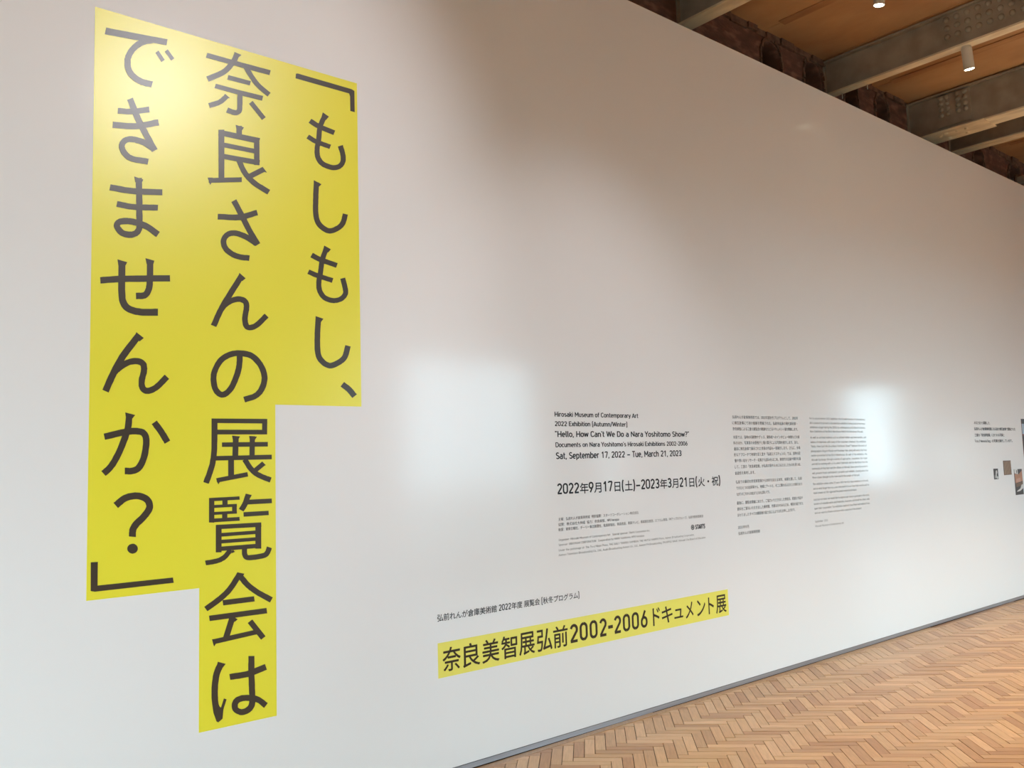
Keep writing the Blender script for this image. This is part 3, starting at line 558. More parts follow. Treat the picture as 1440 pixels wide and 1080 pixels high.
TITLE_GLYPHS = [
 ('で', [('s',[(0.971,3.290),(0.991,3.292),(1.010,3.294),(1.030,3.296),(1.050,3.298),(1.070,3.300),(1.091,3.302),(1.111,3.304),(1.132,3.307),(1.153,3.309),(1.174,3.312),(1.195,3.314),(1.216,3.317)],[(0.976,3.320),(0.995,3.321),(1.015,3.323),(1.035,3.325),(1.055,3.327),(1.075,3.329),(1.095,3.331),(1.115,3.333),(1.136,3.335),(1.157,3.337),(1.178,3.340),(1.199,3.342),(1.220,3.344)]), ('s',[(1.163,3.338),(1.156,3.334),(1.148,3.331),(1.140,3.327),(1.132,3.323),(1.124,3.319),(1.116,3.314),(1.109,3.308),(1.102,3.302),(1.095,3.296),(1.089,3.289),(1.083,3.282),(1.078,3.276),(1.073,3.268),(1.068,3.261),(1.064,3.254),(1.060,3.246),(1.057,3.239),(1.054,3.231),(1.051,3.223),(1.050,3.215),(1.048,3.208),(1.048,3.201),(1.048,3.194),(1.048,3.187),(1.048,3.180),(1.049,3.174),(1.050,3.168),(1.052,3.162),(1.054,3.156),(1.057,3.151),(1.060,3.146),(1.063,3.142),(1.067,3.138),(1.071,3.134),(1.076,3.131),(1.080,3.128),(1.085,3.125),(1.090,3.122),(1.096,3.120),(1.102,3.118),(1.108,3.117),(1.114,3.115),(1.121,3.115),(1.128,3.114),(1.135,3.114),(1.142,3.115),(1.149,3.115),(1.155,3.115)],[(1.167,3.313),(1.160,3.309),(1.152,3.305),(1.144,3.302),(1.137,3.299),(1.131,3.295),(1.125,3.291),(1.119,3.287),(1.114,3.282),(1.109,3.277),(1.104,3.272),(1.099,3.267),(1.095,3.261),(1.091,3.256),(1.087,3.250),(1.084,3.244),(1.081,3.238),(1.078,3.232),(1.076,3.227),(1.075,3.222),(1.073,3.216),(1.072,3.211),(1.072,3.205),(1.072,3.200),(1.072,3.195),(1.072,3.190),(1.073,3.185),(1.073,3.181),(1.075,3.176),(1.076,3.172),(1.078,3.169),(1.080,3.166),(1.082,3.163),(1.085,3.160),(1.088,3.157),(1.092,3.155),(1.095,3.152),(1.099,3.150),(1.103,3.148),(1.108,3.146),(1.113,3.145),(1.118,3.143),(1.123,3.142),(1.128,3.142),(1.134,3.142),(1.140,3.142),(1.147,3.142),(1.154,3.142),(1.161,3.143)]), ('s',[(1.171,3.270),(1.196,3.237)],[(1.183,3.283),(1.209,3.250)]), ('s',[(1.209,3.286),(1.236,3.255)],[(1.221,3.300),(1.248,3.268)])]),
 ('き', [('s',[(1.024,2.970),(1.032,2.972),(1.040,2.973),(1.048,2.974),(1.056,2.975),(1.066,2.977),(1.076,2.980),(1.087,2.983),(1.099,2.987),(1.112,2.992),(1.124,2.997),(1.137,3.002),(1.149,3.006)],[(1.025,2.994),(1.033,2.996),(1.042,2.997),(1.050,2.998),(1.058,2.999),(1.066,3.001),(1.075,3.003),(1.085,3.006),(1.097,3.010),(1.109,3.015),(1.121,3.020),(1.134,3.025),(1.146,3.030)]), ('s',[(1.005,2.906),(1.019,2.908),(1.033,2.910),(1.048,2.912),(1.063,2.914),(1.078,2.917),(1.094,2.921),(1.110,2.926),(1.125,2.932),(1.141,2.939),(1.157,2.946),(1.172,2.953),(1.188,2.959)],[(1.006,2.932),(1.021,2.934),(1.035,2.936),(1.050,2.938),(1.064,2.940),(1.078,2.943),(1.092,2.946),(1.107,2.951),(1.121,2.957),(1.136,2.963),(1.152,2.970),(1.167,2.978),(1.183,2.984)]), ('s',[(1.060,3.037),(1.065,3.026),(1.069,3.013),(1.074,3.001),(1.079,2.989),(1.084,2.978),(1.088,2.967),(1.093,2.957),(1.097,2.949),(1.102,2.941),(1.106,2.933),(1.111,2.924),(1.116,2.914),(1.123,2.903),(1.130,2.891),(1.137,2.878),(1.145,2.865),(1.152,2.852),(1.160,2.839)],[(1.082,3.052),(1.087,3.040),(1.092,3.028),(1.097,3.016),(1.101,3.004),(1.106,2.993),(1.111,2.983),(1.115,2.973),(1.119,2.965),(1.123,2.958),(1.128,2.950),(1.132,2.941),(1.138,2.932),(1.144,2.920),(1.151,2.908),(1.159,2.896),(1.166,2.882),(1.174,2.869),(1.182,2.856)]), ('s',[(1.169,2.868),(1.163,2.870),(1.157,2.873),(1.151,2.876),(1.145,2.879),(1.139,2.882),(1.133,2.884),(1.126,2.886),(1.120,2.887),(1.113,2.888),(1.107,2.888),(1.101,2.889),(1.096,2.889),(1.091,2.889),(1.085,2.888),(1.080,2.888),(1.075,2.887),(1.070,2.886),(1.065,2.884),(1.060,2.881),(1.055,2.879),(1.051,2.876),(1.046,2.872),(1.042,2.868),(1.039,2.863),(1.036,2.858),(1.033,2.853),(1.032,2.848),(1.030,2.842),(1.030,2.837),(1.030,2.831),(1.031,2.826),(1.033,2.821),(1.035,2.816),(1.037,2.810),(1.040,2.805),(1.044,2.801),(1.048,2.797),(1.052,2.793),(1.056,2.790),(1.062,2.786),(1.069,2.784),(1.077,2.782),(1.087,2.781),(1.097,2.780),(1.109,2.781),(1.120,2.781),(1.132,2.782),(1.143,2.782)],[(1.156,2.844),(1.150,2.847),(1.144,2.850),(1.138,2.853),(1.133,2.856),(1.128,2.858),(1.123,2.860),(1.117,2.861),(1.112,2.862),(1.107,2.863),(1.102,2.863),(1.096,2.863),(1.091,2.864),(1.087,2.864),(1.083,2.863),(1.079,2.863),(1.075,2.862),(1.072,2.862),(1.069,2.861),(1.066,2.859),(1.063,2.858),(1.061,2.856),(1.059,2.854),(1.057,2.852),(1.056,2.851),(1.055,2.849),(1.054,2.847),(1.053,2.845),(1.053,2.843),(1.052,2.841),(1.052,2.839),(1.053,2.836),(1.054,2.833),(1.055,2.829),(1.057,2.826),(1.059,2.823),(1.061,2.820),(1.064,2.817),(1.067,2.814),(1.071,2.812),(1.074,2.809),(1.079,2.808),(1.085,2.806),(1.092,2.805),(1.102,2.805),(1.112,2.806),(1.124,2.806),(1.135,2.807),(1.147,2.807)])]),
 ('ま', [('s',[(0.996,2.646),(1.010,2.646),(1.024,2.646),(1.038,2.645),(1.052,2.645),(1.068,2.646),(1.085,2.647),(1.103,2.648),(1.122,2.651),(1.142,2.654),(1.162,2.657),(1.183,2.660),(1.203,2.663)],[(1.000,2.671),(1.014,2.671),(1.028,2.671),(1.042,2.671),(1.056,2.670),(1.071,2.671),(1.087,2.672),(1.104,2.674),(1.123,2.676),(1.142,2.679),(1.163,2.682),(1.183,2.685),(1.203,2.688)]), ('s',[(1.023,2.583),(1.033,2.583),(1.043,2.582),(1.053,2.582),(1.064,2.581),(1.076,2.581),(1.089,2.582),(1.103,2.583),(1.119,2.585),(1.135,2.587),(1.152,2.590),(1.169,2.592),(1.185,2.595)],[(1.027,2.607),(1.037,2.607),(1.047,2.606),(1.057,2.606),(1.068,2.605),(1.079,2.605),(1.091,2.606),(1.104,2.607),(1.119,2.609),(1.135,2.612),(1.152,2.614),(1.169,2.617),(1.186,2.619)]), ('s',[(1.097,2.716),(1.097,2.702),(1.097,2.688),(1.098,2.675),(1.098,2.661),(1.099,2.648),(1.099,2.634),(1.099,2.619),(1.100,2.604),(1.100,2.588),(1.100,2.573),(1.100,2.560),(1.101,2.548),(1.101,2.539),(1.101,2.532),(1.102,2.526),(1.102,2.522),(1.102,2.519),(1.101,2.515),(1.101,2.511),(1.100,2.507),(1.099,2.504),(1.097,2.502),(1.096,2.499),(1.095,2.498),(1.093,2.496),(1.091,2.494),(1.088,2.493),(1.084,2.491),(1.081,2.490),(1.077,2.490),(1.073,2.489),(1.069,2.489),(1.064,2.489),(1.059,2.489),(1.056,2.490),(1.052,2.491),(1.050,2.493),(1.046,2.496),(1.043,2.500),(1.040,2.503),(1.038,2.506),(1.038,2.508),(1.038,2.509),(1.038,2.509),(1.038,2.509),(1.038,2.510),(1.039,2.511),(1.040,2.512),(1.042,2.513),(1.045,2.514),(1.049,2.515),(1.054,2.516),(1.058,2.517),(1.064,2.518),(1.069,2.519),(1.074,2.519),(1.080,2.519),(1.085,2.519),(1.091,2.518),(1.097,2.518),(1.104,2.517),(1.110,2.516),(1.116,2.515),(1.122,2.513),(1.129,2.511),(1.135,2.509),(1.142,2.506),(1.149,2.502),(1.157,2.497),(1.164,2.492),(1.172,2.487),(1.180,2.482)],[(1.121,2.721),(1.121,2.707),(1.122,2.694),(1.122,2.680),(1.123,2.666),(1.123,2.652),(1.123,2.639),(1.124,2.624),(1.124,2.608),(1.124,2.592),(1.124,2.578),(1.125,2.564),(1.125,2.553),(1.125,2.544),(1.125,2.537),(1.126,2.532),(1.126,2.526),(1.126,2.521),(1.125,2.514),(1.124,2.509),(1.123,2.503),(1.120,2.497),(1.118,2.491),(1.115,2.486),(1.110,2.481),(1.106,2.476),(1.100,2.473),(1.095,2.470),(1.089,2.467),(1.084,2.465),(1.078,2.464),(1.072,2.463),(1.066,2.463),(1.059,2.463),(1.053,2.464),(1.046,2.466),(1.040,2.468),(1.034,2.472),(1.029,2.476),(1.025,2.481),(1.021,2.487),(1.018,2.492),(1.015,2.498),(1.014,2.505),(1.015,2.511),(1.017,2.518),(1.020,2.523),(1.024,2.528),(1.029,2.532),(1.034,2.536),(1.040,2.538),(1.046,2.540),(1.052,2.542),(1.058,2.543),(1.064,2.544),(1.070,2.544),(1.077,2.545),(1.083,2.545),(1.090,2.545),(1.097,2.544),(1.103,2.544),(1.110,2.543),(1.117,2.542),(1.124,2.540),(1.131,2.538),(1.139,2.536),(1.147,2.533),(1.155,2.529),(1.163,2.525),(1.171,2.520),(1.179,2.515),(1.187,2.510),(1.194,2.506)]), ('p',[(1.091,2.721),(1.126,2.715),(1.121,2.701),(1.095,2.698)],[])]),
 ('せ', [('s',[(0.968,2.264),(0.980,2.266),(0.992,2.269),(1.003,2.271),(1.016,2.273),(1.031,2.276),(1.050,2.279),(1.075,2.283),(1.104,2.286),(1.136,2.290),(1.169,2.295),(1.204,2.299),(1.237,2.303)],[(0.966,2.289),(0.978,2.292),(0.990,2.294),(1.001,2.296),(1.014,2.299),(1.030,2.302),(1.050,2.305),(1.074,2.308),(1.103,2.312),(1.135,2.316),(1.169,2.321),(1.203,2.325),(1.236,2.329)]), ('s',[(1.034,2.361),(1.034,2.338),(1.034,2.315),(1.034,2.291),(1.034,2.269),(1.034,2.248),(1.035,2.232),(1.036,2.219),(1.037,2.210),(1.038,2.202),(1.040,2.196),(1.042,2.191),(1.044,2.186),(1.047,2.180),(1.051,2.175),(1.055,2.170),(1.060,2.166),(1.066,2.162),(1.072,2.159),(1.078,2.157),(1.085,2.155),(1.093,2.153),(1.101,2.151),(1.110,2.151),(1.119,2.150),(1.130,2.150),(1.141,2.151),(1.153,2.152),(1.165,2.153),(1.177,2.154),(1.189,2.155)],[(1.060,2.364),(1.060,2.341),(1.060,2.318),(1.060,2.294),(1.060,2.271),(1.060,2.252),(1.061,2.236),(1.062,2.224),(1.062,2.216),(1.063,2.211),(1.064,2.207),(1.066,2.204),(1.067,2.200),(1.070,2.196),(1.071,2.194),(1.074,2.191),(1.076,2.189),(1.079,2.187),(1.083,2.185),(1.088,2.183),(1.093,2.182),(1.099,2.180),(1.106,2.179),(1.114,2.179),(1.122,2.178),(1.131,2.178),(1.141,2.179),(1.153,2.180),(1.165,2.181),(1.177,2.183),(1.189,2.184)]), ('s',[(1.144,2.380),(1.144,2.365),(1.144,2.348),(1.144,2.332),(1.144,2.316),(1.144,2.302),(1.143,2.290),(1.143,2.281),(1.142,2.275),(1.141,2.270),(1.141,2.266),(1.140,2.263),(1.138,2.259),(1.137,2.255),(1.135,2.252),(1.134,2.249),(1.133,2.248),(1.132,2.247),(1.130,2.246),(1.128,2.245),(1.124,2.244),(1.119,2.243),(1.114,2.243),(1.108,2.242),(1.102,2.241)],[(1.169,2.383),(1.169,2.368),(1.169,2.351),(1.169,2.334),(1.169,2.319),(1.169,2.304),(1.168,2.292),(1.168,2.282),(1.167,2.274),(1.166,2.268),(1.165,2.262),(1.163,2.256),(1.161,2.251),(1.159,2.246),(1.157,2.241),(1.154,2.236),(1.150,2.231),(1.145,2.226),(1.140,2.222),(1.133,2.220),(1.127,2.218),(1.120,2.217),(1.114,2.217),(1.109,2.216),(1.103,2.215)]), ('p',[(1.030,2.369),(1.067,2.362),(1.060,2.347),(1.034,2.343)],[]), ('p',[(1.138,2.388),(1.173,2.382),(1.169,2.367),(1.143,2.364)],[])]),
 ('ん', [('s',[(1.103,2.074),(1.092,2.059),(1.082,2.044),(1.071,2.029),(1.061,2.014),(1.051,1.999),(1.042,1.985),(1.035,1.971),(1.028,1.958),(1.022,1.946),(1.016,1.934),(1.011,1.922),(1.006,1.910),(1.001,1.899),(0.996,1.887),(0.992,1.876),(0.988,1.865),(0.984,1.855),(0.980,1.844)],[(1.124,2.059),(1.113,2.044),(1.103,2.029),(1.092,2.013),(1.082,1.999),(1.073,1.985),(1.064,1.971),(1.057,1.958),(1.050,1.946),(1.045,1.934),(1.039,1.922),(1.034,1.911),(1.029,1.899),(1.024,1.888),(1.020,1.877),(1.015,1.866),(1.011,1.856),(1.007,1.845),(1.003,1.834)]), ('s',[(1.027,1.901),(1.030,1.905),(1.033,1.908),(1.036,1.911),(1.038,1.915),(1.042,1.917),(1.045,1.921),(1.050,1.925),(1.054,1.929),(1.060,1.933),(1.065,1.937),(1.070,1.940),(1.075,1.943),(1.080,1.946),(1.085,1.948),(1.091,1.949),(1.096,1.950),(1.101,1.951),(1.105,1.951),(1.109,1.951),(1.113,1.950),(1.117,1.949),(1.120,1.948),(1.122,1.946),(1.123,1.945),(1.123,1.944),(1.124,1.942),(1.124,1.938),(1.125,1.934),(1.124,1.929),(1.124,1.925),(1.123,1.920),(1.122,1.915),(1.121,1.910),(1.119,1.903),(1.117,1.897),(1.116,1.890),(1.116,1.883),(1.116,1.877),(1.116,1.871),(1.116,1.864),(1.118,1.858),(1.120,1.852),(1.123,1.847),(1.127,1.842),(1.132,1.838),(1.137,1.835),(1.143,1.833),(1.150,1.833),(1.156,1.833),(1.163,1.835),(1.169,1.837),(1.176,1.840),(1.183,1.845),(1.191,1.850),(1.198,1.856),(1.206,1.864),(1.213,1.872),(1.221,1.880),(1.228,1.889),(1.236,1.897)],[(1.011,1.918),(1.014,1.921),(1.016,1.925),(1.019,1.928),(1.022,1.932),(1.026,1.935),(1.030,1.939),(1.035,1.944),(1.040,1.948),(1.046,1.953),(1.052,1.957),(1.058,1.962),(1.065,1.965),(1.072,1.968),(1.079,1.971),(1.086,1.973),(1.093,1.975),(1.100,1.976),(1.106,1.976),(1.113,1.976),(1.119,1.975),(1.126,1.973),(1.132,1.970),(1.137,1.966),(1.142,1.961),(1.146,1.955),(1.147,1.948),(1.148,1.941),(1.149,1.935),(1.148,1.929),(1.148,1.923),(1.147,1.916),(1.145,1.909),(1.143,1.903),(1.142,1.897),(1.141,1.892),(1.140,1.888),(1.140,1.883),(1.139,1.878),(1.139,1.873),(1.140,1.869),(1.141,1.866),(1.141,1.864),(1.142,1.862),(1.144,1.860),(1.145,1.859),(1.147,1.858),(1.148,1.858),(1.150,1.858),(1.153,1.858),(1.157,1.859),(1.161,1.861),(1.166,1.863),(1.171,1.866),(1.176,1.869),(1.182,1.875),(1.189,1.881),(1.196,1.889),(1.203,1.897),(1.211,1.906),(1.218,1.914)]), ('p',[(1.105,2.081),(1.134,2.059),(1.118,2.044),(1.098,2.060)],[])]),
 ('か', [('s',[(0.992,1.649),(1.006,1.652),(1.019,1.655),(1.032,1.659),(1.045,1.662),(1.058,1.665),(1.068,1.667),(1.078,1.668),(1.087,1.669),(1.095,1.670),(1.102,1.670),(1.108,1.670),(1.114,1.669),(1.119,1.669),(1.123,1.668),(1.125,1.667),(1.127,1.666),(1.129,1.665),(1.130,1.663),(1.131,1.661),(1.133,1.658),(1.134,1.655),(1.134,1.652),(1.135,1.647),(1.135,1.640),(1.135,1.632),(1.134,1.623),(1.133,1.612),(1.131,1.601),(1.129,1.591),(1.127,1.582),(1.125,1.575),(1.122,1.568),(1.119,1.561),(1.116,1.556),(1.113,1.551),(1.110,1.547),(1.108,1.544),(1.105,1.543),(1.102,1.541),(1.099,1.540),(1.095,1.539),(1.091,1.538),(1.088,1.538),(1.085,1.537),(1.081,1.538),(1.077,1.538),(1.072,1.539),(1.067,1.539)],[(0.987,1.673),(1.000,1.676),(1.013,1.680),(1.026,1.683),(1.040,1.687),(1.052,1.690),(1.064,1.692),(1.075,1.694),(1.084,1.695),(1.093,1.696),(1.101,1.696),(1.109,1.696),(1.116,1.695),(1.123,1.694),(1.129,1.693),(1.135,1.691),(1.141,1.688),(1.145,1.684),(1.150,1.679),(1.153,1.674),(1.156,1.668),(1.158,1.662),(1.159,1.655),(1.160,1.648),(1.160,1.640),(1.160,1.630),(1.159,1.619),(1.157,1.608),(1.156,1.596),(1.154,1.585),(1.151,1.575),(1.148,1.566),(1.145,1.557),(1.142,1.549),(1.138,1.542),(1.134,1.535),(1.129,1.529),(1.124,1.524),(1.118,1.520),(1.112,1.517),(1.107,1.515),(1.101,1.514),(1.096,1.513),(1.091,1.512),(1.085,1.512),(1.080,1.512),(1.075,1.513),(1.071,1.513),(1.067,1.513)]), ('s',[(1.069,1.750),(1.069,1.740),(1.068,1.729),(1.067,1.719),(1.066,1.709),(1.065,1.699),(1.062,1.688),(1.059,1.675),(1.054,1.661),(1.049,1.646),(1.044,1.632),(1.039,1.618),(1.034,1.606),(1.029,1.595),(1.024,1.586),(1.020,1.577),(1.016,1.569),(1.011,1.562),(1.007,1.555),(1.003,1.550),(0.999,1.545),(0.995,1.541),(0.990,1.537),(0.985,1.532),(0.980,1.528)],[(1.094,1.748),(1.093,1.737),(1.092,1.727),(1.092,1.717),(1.091,1.706),(1.089,1.694),(1.086,1.681),(1.082,1.667),(1.078,1.652),(1.072,1.637),(1.067,1.622),(1.061,1.608),(1.056,1.595),(1.051,1.584),(1.046,1.573),(1.041,1.564),(1.036,1.555),(1.032,1.547),(1.026,1.540),(1.021,1.533),(1.016,1.527),(1.011,1.522),(1.006,1.517),(1.001,1.513),(0.996,1.509)]), ('s',[(1.168,1.711),(1.173,1.705),(1.177,1.698),(1.182,1.692),(1.186,1.687),(1.191,1.680),(1.195,1.674),(1.199,1.668),(1.203,1.661),(1.207,1.654),(1.211,1.647),(1.216,1.640),(1.220,1.632)],[(1.188,1.726),(1.192,1.720),(1.197,1.714),(1.202,1.708),(1.206,1.702),(1.211,1.695),(1.216,1.688),(1.220,1.681),(1.225,1.674),(1.229,1.667),(1.233,1.660),(1.237,1.653),(1.242,1.645)]), ('p',[(1.066,1.757),(1.104,1.747),(1.094,1.734),(1.069,1.737)],[])]),
 ('？', [('s',[(1.043,1.383),(1.048,1.387),(1.054,1.393),(1.060,1.397),(1.065,1.402),(1.069,1.405),(1.075,1.408),(1.080,1.410),(1.087,1.412),(1.094,1.413),(1.101,1.414),(1.108,1.414),(1.113,1.414),(1.119,1.413),(1.125,1.411),(1.131,1.409),(1.135,1.407),(1.140,1.404),(1.143,1.401),(1.145,1.399),(1.147,1.396),(1.148,1.393),(1.149,1.389),(1.150,1.386),(1.150,1.383),(1.149,1.380),(1.147,1.376),(1.145,1.371),(1.141,1.366),(1.137,1.361),(1.133,1.356),(1.129,1.351),(1.124,1.346),(1.118,1.341),(1.112,1.336),(1.107,1.331),(1.102,1.326),(1.098,1.321),(1.095,1.317),(1.093,1.313),(1.091,1.309),(1.089,1.305),(1.087,1.300),(1.086,1.294),(1.086,1.289),(1.085,1.284),(1.085,1.278),(1.085,1.274),(1.085,1.270)],[(1.026,1.404),(1.032,1.408),(1.037,1.413),(1.043,1.418),(1.049,1.423),(1.056,1.428),(1.063,1.432),(1.072,1.435),(1.080,1.438),(1.089,1.439),(1.098,1.440),(1.106,1.441),(1.115,1.440),(1.123,1.439),(1.131,1.437),(1.139,1.434),(1.147,1.430),(1.154,1.426),(1.160,1.421),(1.165,1.415),(1.170,1.408),(1.173,1.401),(1.175,1.393),(1.176,1.385),(1.176,1.377),(1.174,1.370),(1.171,1.362),(1.167,1.356),(1.162,1.349),(1.158,1.343),(1.153,1.338),(1.148,1.332),(1.142,1.326),(1.136,1.320),(1.130,1.315),(1.125,1.311),(1.122,1.307),(1.119,1.303),(1.117,1.300),(1.115,1.298),(1.114,1.296),(1.113,1.294),(1.112,1.291),(1.112,1.288),(1.111,1.285),(1.111,1.281),(1.111,1.276),(1.111,1.271),(1.111,1.266)]), ('p',[(1.119,1.220),(1.118,1.214),(1.115,1.209),(1.111,1.205),(1.105,1.203),(1.099,1.202),(1.093,1.204),(1.088,1.207),(1.083,1.212),(1.080,1.217),(1.079,1.223),(1.080,1.229),(1.083,1.234),(1.087,1.238),(1.093,1.240),(1.099,1.241),(1.105,1.240),(1.111,1.236),(1.115,1.232),(1.118,1.226)],[])]),
 ('」', [('p',[(0.947,1.183),(0.972,1.182),(0.972,1.094),(0.973,1.071),(0.963,1.071),(0.948,1.075)],[]), ('p',[(0.972,1.093),(1.256,1.094),(1.259,1.073),(0.973,1.071)],[])]),
 ('「', [('p',[(1.810,3.355),(1.819,3.358),(2.105,3.357),(2.091,3.332),(1.808,3.332)],[]), ('p',[(2.105,3.357),(2.120,3.352),(2.120,3.245),(2.096,3.245),(2.096,3.319),(2.091,3.332)],[])]),
 ('も', [('s',[(1.946,3.191),(1.942,3.181),(1.937,3.171),(1.932,3.161),(1.928,3.150),(1.923,3.139),(1.920,3.127),(1.917,3.115),(1.915,3.103),(1.914,3.091),(1.913,3.080),(1.912,3.070),(1.911,3.061),(1.910,3.053),(1.908,3.046),(1.907,3.039),(1.905,3.032),(1.904,3.025),(1.903,3.018),(1.903,3.010),(1.902,3.002),(1.902,2.994),(1.903,2.986),(1.904,2.978),(1.906,2.971),(1.909,2.964),(1.913,2.958),(1.917,2.952),(1.922,2.946),(1.928,2.942),(1.935,2.938),(1.943,2.934),(1.952,2.932),(1.962,2.930),(1.972,2.929),(1.982,2.928),(1.991,2.928),(1.999,2.929),(2.008,2.931),(2.016,2.933),(2.023,2.936),(2.031,2.940),(2.038,2.944),(2.044,2.950),(2.050,2.955),(2.055,2.962),(2.059,2.968),(2.062,2.975),(2.065,2.982),(2.067,2.990),(2.067,2.997),(2.067,3.004),(2.067,3.011),(2.066,3.018),(2.064,3.025),(2.063,3.031),(2.061,3.038),(2.059,3.045),(2.056,3.051),(2.054,3.058),(2.052,3.064)],[(1.970,3.187),(1.966,3.176),(1.961,3.166),(1.956,3.156),(1.952,3.146),(1.948,3.137),(1.945,3.127),(1.943,3.117),(1.941,3.107),(1.940,3.095),(1.939,3.084),(1.938,3.073),(1.937,3.063),(1.935,3.054),(1.934,3.046),(1.932,3.039),(1.931,3.033),(1.929,3.028),(1.929,3.022),(1.928,3.015),(1.928,3.008),(1.928,3.001),(1.929,2.994),(1.929,2.988),(1.931,2.983),(1.933,2.978),(1.936,2.974),(1.939,2.970),(1.942,2.966),(1.946,2.963),(1.951,2.960),(1.956,2.958),(1.964,2.956),(1.972,2.955),(1.980,2.954),(1.988,2.953),(1.995,2.953),(2.001,2.954),(2.007,2.955),(2.012,2.957),(2.017,2.959),(2.021,2.961),(2.025,2.963),(2.028,2.966),(2.031,2.969),(2.034,2.972),(2.036,2.976),(2.038,2.980),(2.039,2.984),(2.040,2.987),(2.040,2.992),(2.040,2.997),(2.040,3.003),(2.039,3.009),(2.038,3.014),(2.037,3.020),(2.035,3.026),(2.033,3.032),(2.030,3.038),(2.028,3.045),(2.026,3.051)]), ('s',[(1.873,3.133),(1.881,3.130),(1.887,3.127),(1.894,3.124),(1.902,3.121),(1.911,3.118),(1.921,3.116),(1.933,3.113),(1.946,3.111),(1.960,3.109),(1.974,3.107),(1.988,3.105),(2.002,3.103)],[(1.887,3.155),(1.895,3.152),(1.901,3.150),(1.908,3.147),(1.915,3.144),(1.923,3.142),(1.932,3.139),(1.943,3.137),(1.955,3.135),(1.969,3.133),(1.983,3.131),(1.998,3.129),(2.012,3.127)]), ('s',[(1.861,3.054),(1.868,3.052),(1.874,3.049),(1.880,3.047),(1.887,3.044),(1.896,3.041),(1.905,3.039),(1.916,3.037),(1.928,3.035),(1.941,3.034),(1.954,3.032),(1.968,3.031),(1.980,3.029)],[(1.874,3.075),(1.881,3.073),(1.887,3.070),(1.893,3.068),(1.900,3.065),(1.907,3.063),(1.915,3.061),(1.925,3.059),(1.937,3.058),(1.949,3.056),(1.962,3.055),(1.976,3.053),(1.989,3.052)]), ('p',[(1.947,3.201),(1.979,3.188),(1.964,3.168),(1.938,3.169)],[])]),
 ('し', [('s',[(1.897,2.850),(1.896,2.836),(1.895,2.821),(1.894,2.806),(1.893,2.792),(1.893,2.777),(1.892,2.764),(1.892,2.750),(1.891,2.737),(1.891,2.724),(1.891,2.711),(1.892,2.699),(1.893,2.688),(1.895,2.678),(1.897,2.670),(1.900,2.662),(1.904,2.654),(1.908,2.648),(1.914,2.641),(1.921,2.635),(1.929,2.630),(1.938,2.625),(1.948,2.621),(1.957,2.618),(1.967,2.617),(1.978,2.617),(1.988,2.620),(1.997,2.623),(2.006,2.627),(2.014,2.632),(2.021,2.636),(2.028,2.641),(2.035,2.646),(2.041,2.652),(2.048,2.658),(2.053,2.665),(2.059,2.673),(2.063,2.682),(2.066,2.691),(2.069,2.699),(2.071,2.708),(2.073,2.716),(2.075,2.724)],[(1.924,2.854),(1.923,2.839),(1.922,2.825),(1.921,2.810),(1.920,2.795),(1.920,2.781),(1.919,2.768),(1.919,2.754),(1.918,2.741),(1.918,2.728),(1.918,2.716),(1.919,2.705),(1.920,2.696),(1.921,2.688),(1.923,2.681),(1.925,2.675),(1.928,2.670),(1.931,2.665),(1.935,2.661),(1.940,2.656),(1.946,2.652),(1.954,2.648),(1.961,2.645),(1.968,2.643),(1.974,2.642),(1.978,2.643),(1.984,2.644),(1.989,2.646),(1.996,2.649),(2.002,2.653),(2.008,2.657),(2.014,2.660),(2.019,2.664),(2.023,2.668),(2.027,2.672),(2.031,2.677),(2.034,2.682),(2.037,2.687),(2.039,2.693),(2.042,2.701),(2.043,2.709),(2.046,2.717),(2.048,2.726)]), ('p',[(1.897,2.860),(1.936,2.848),(1.923,2.834),(1.897,2.835)],[])]),
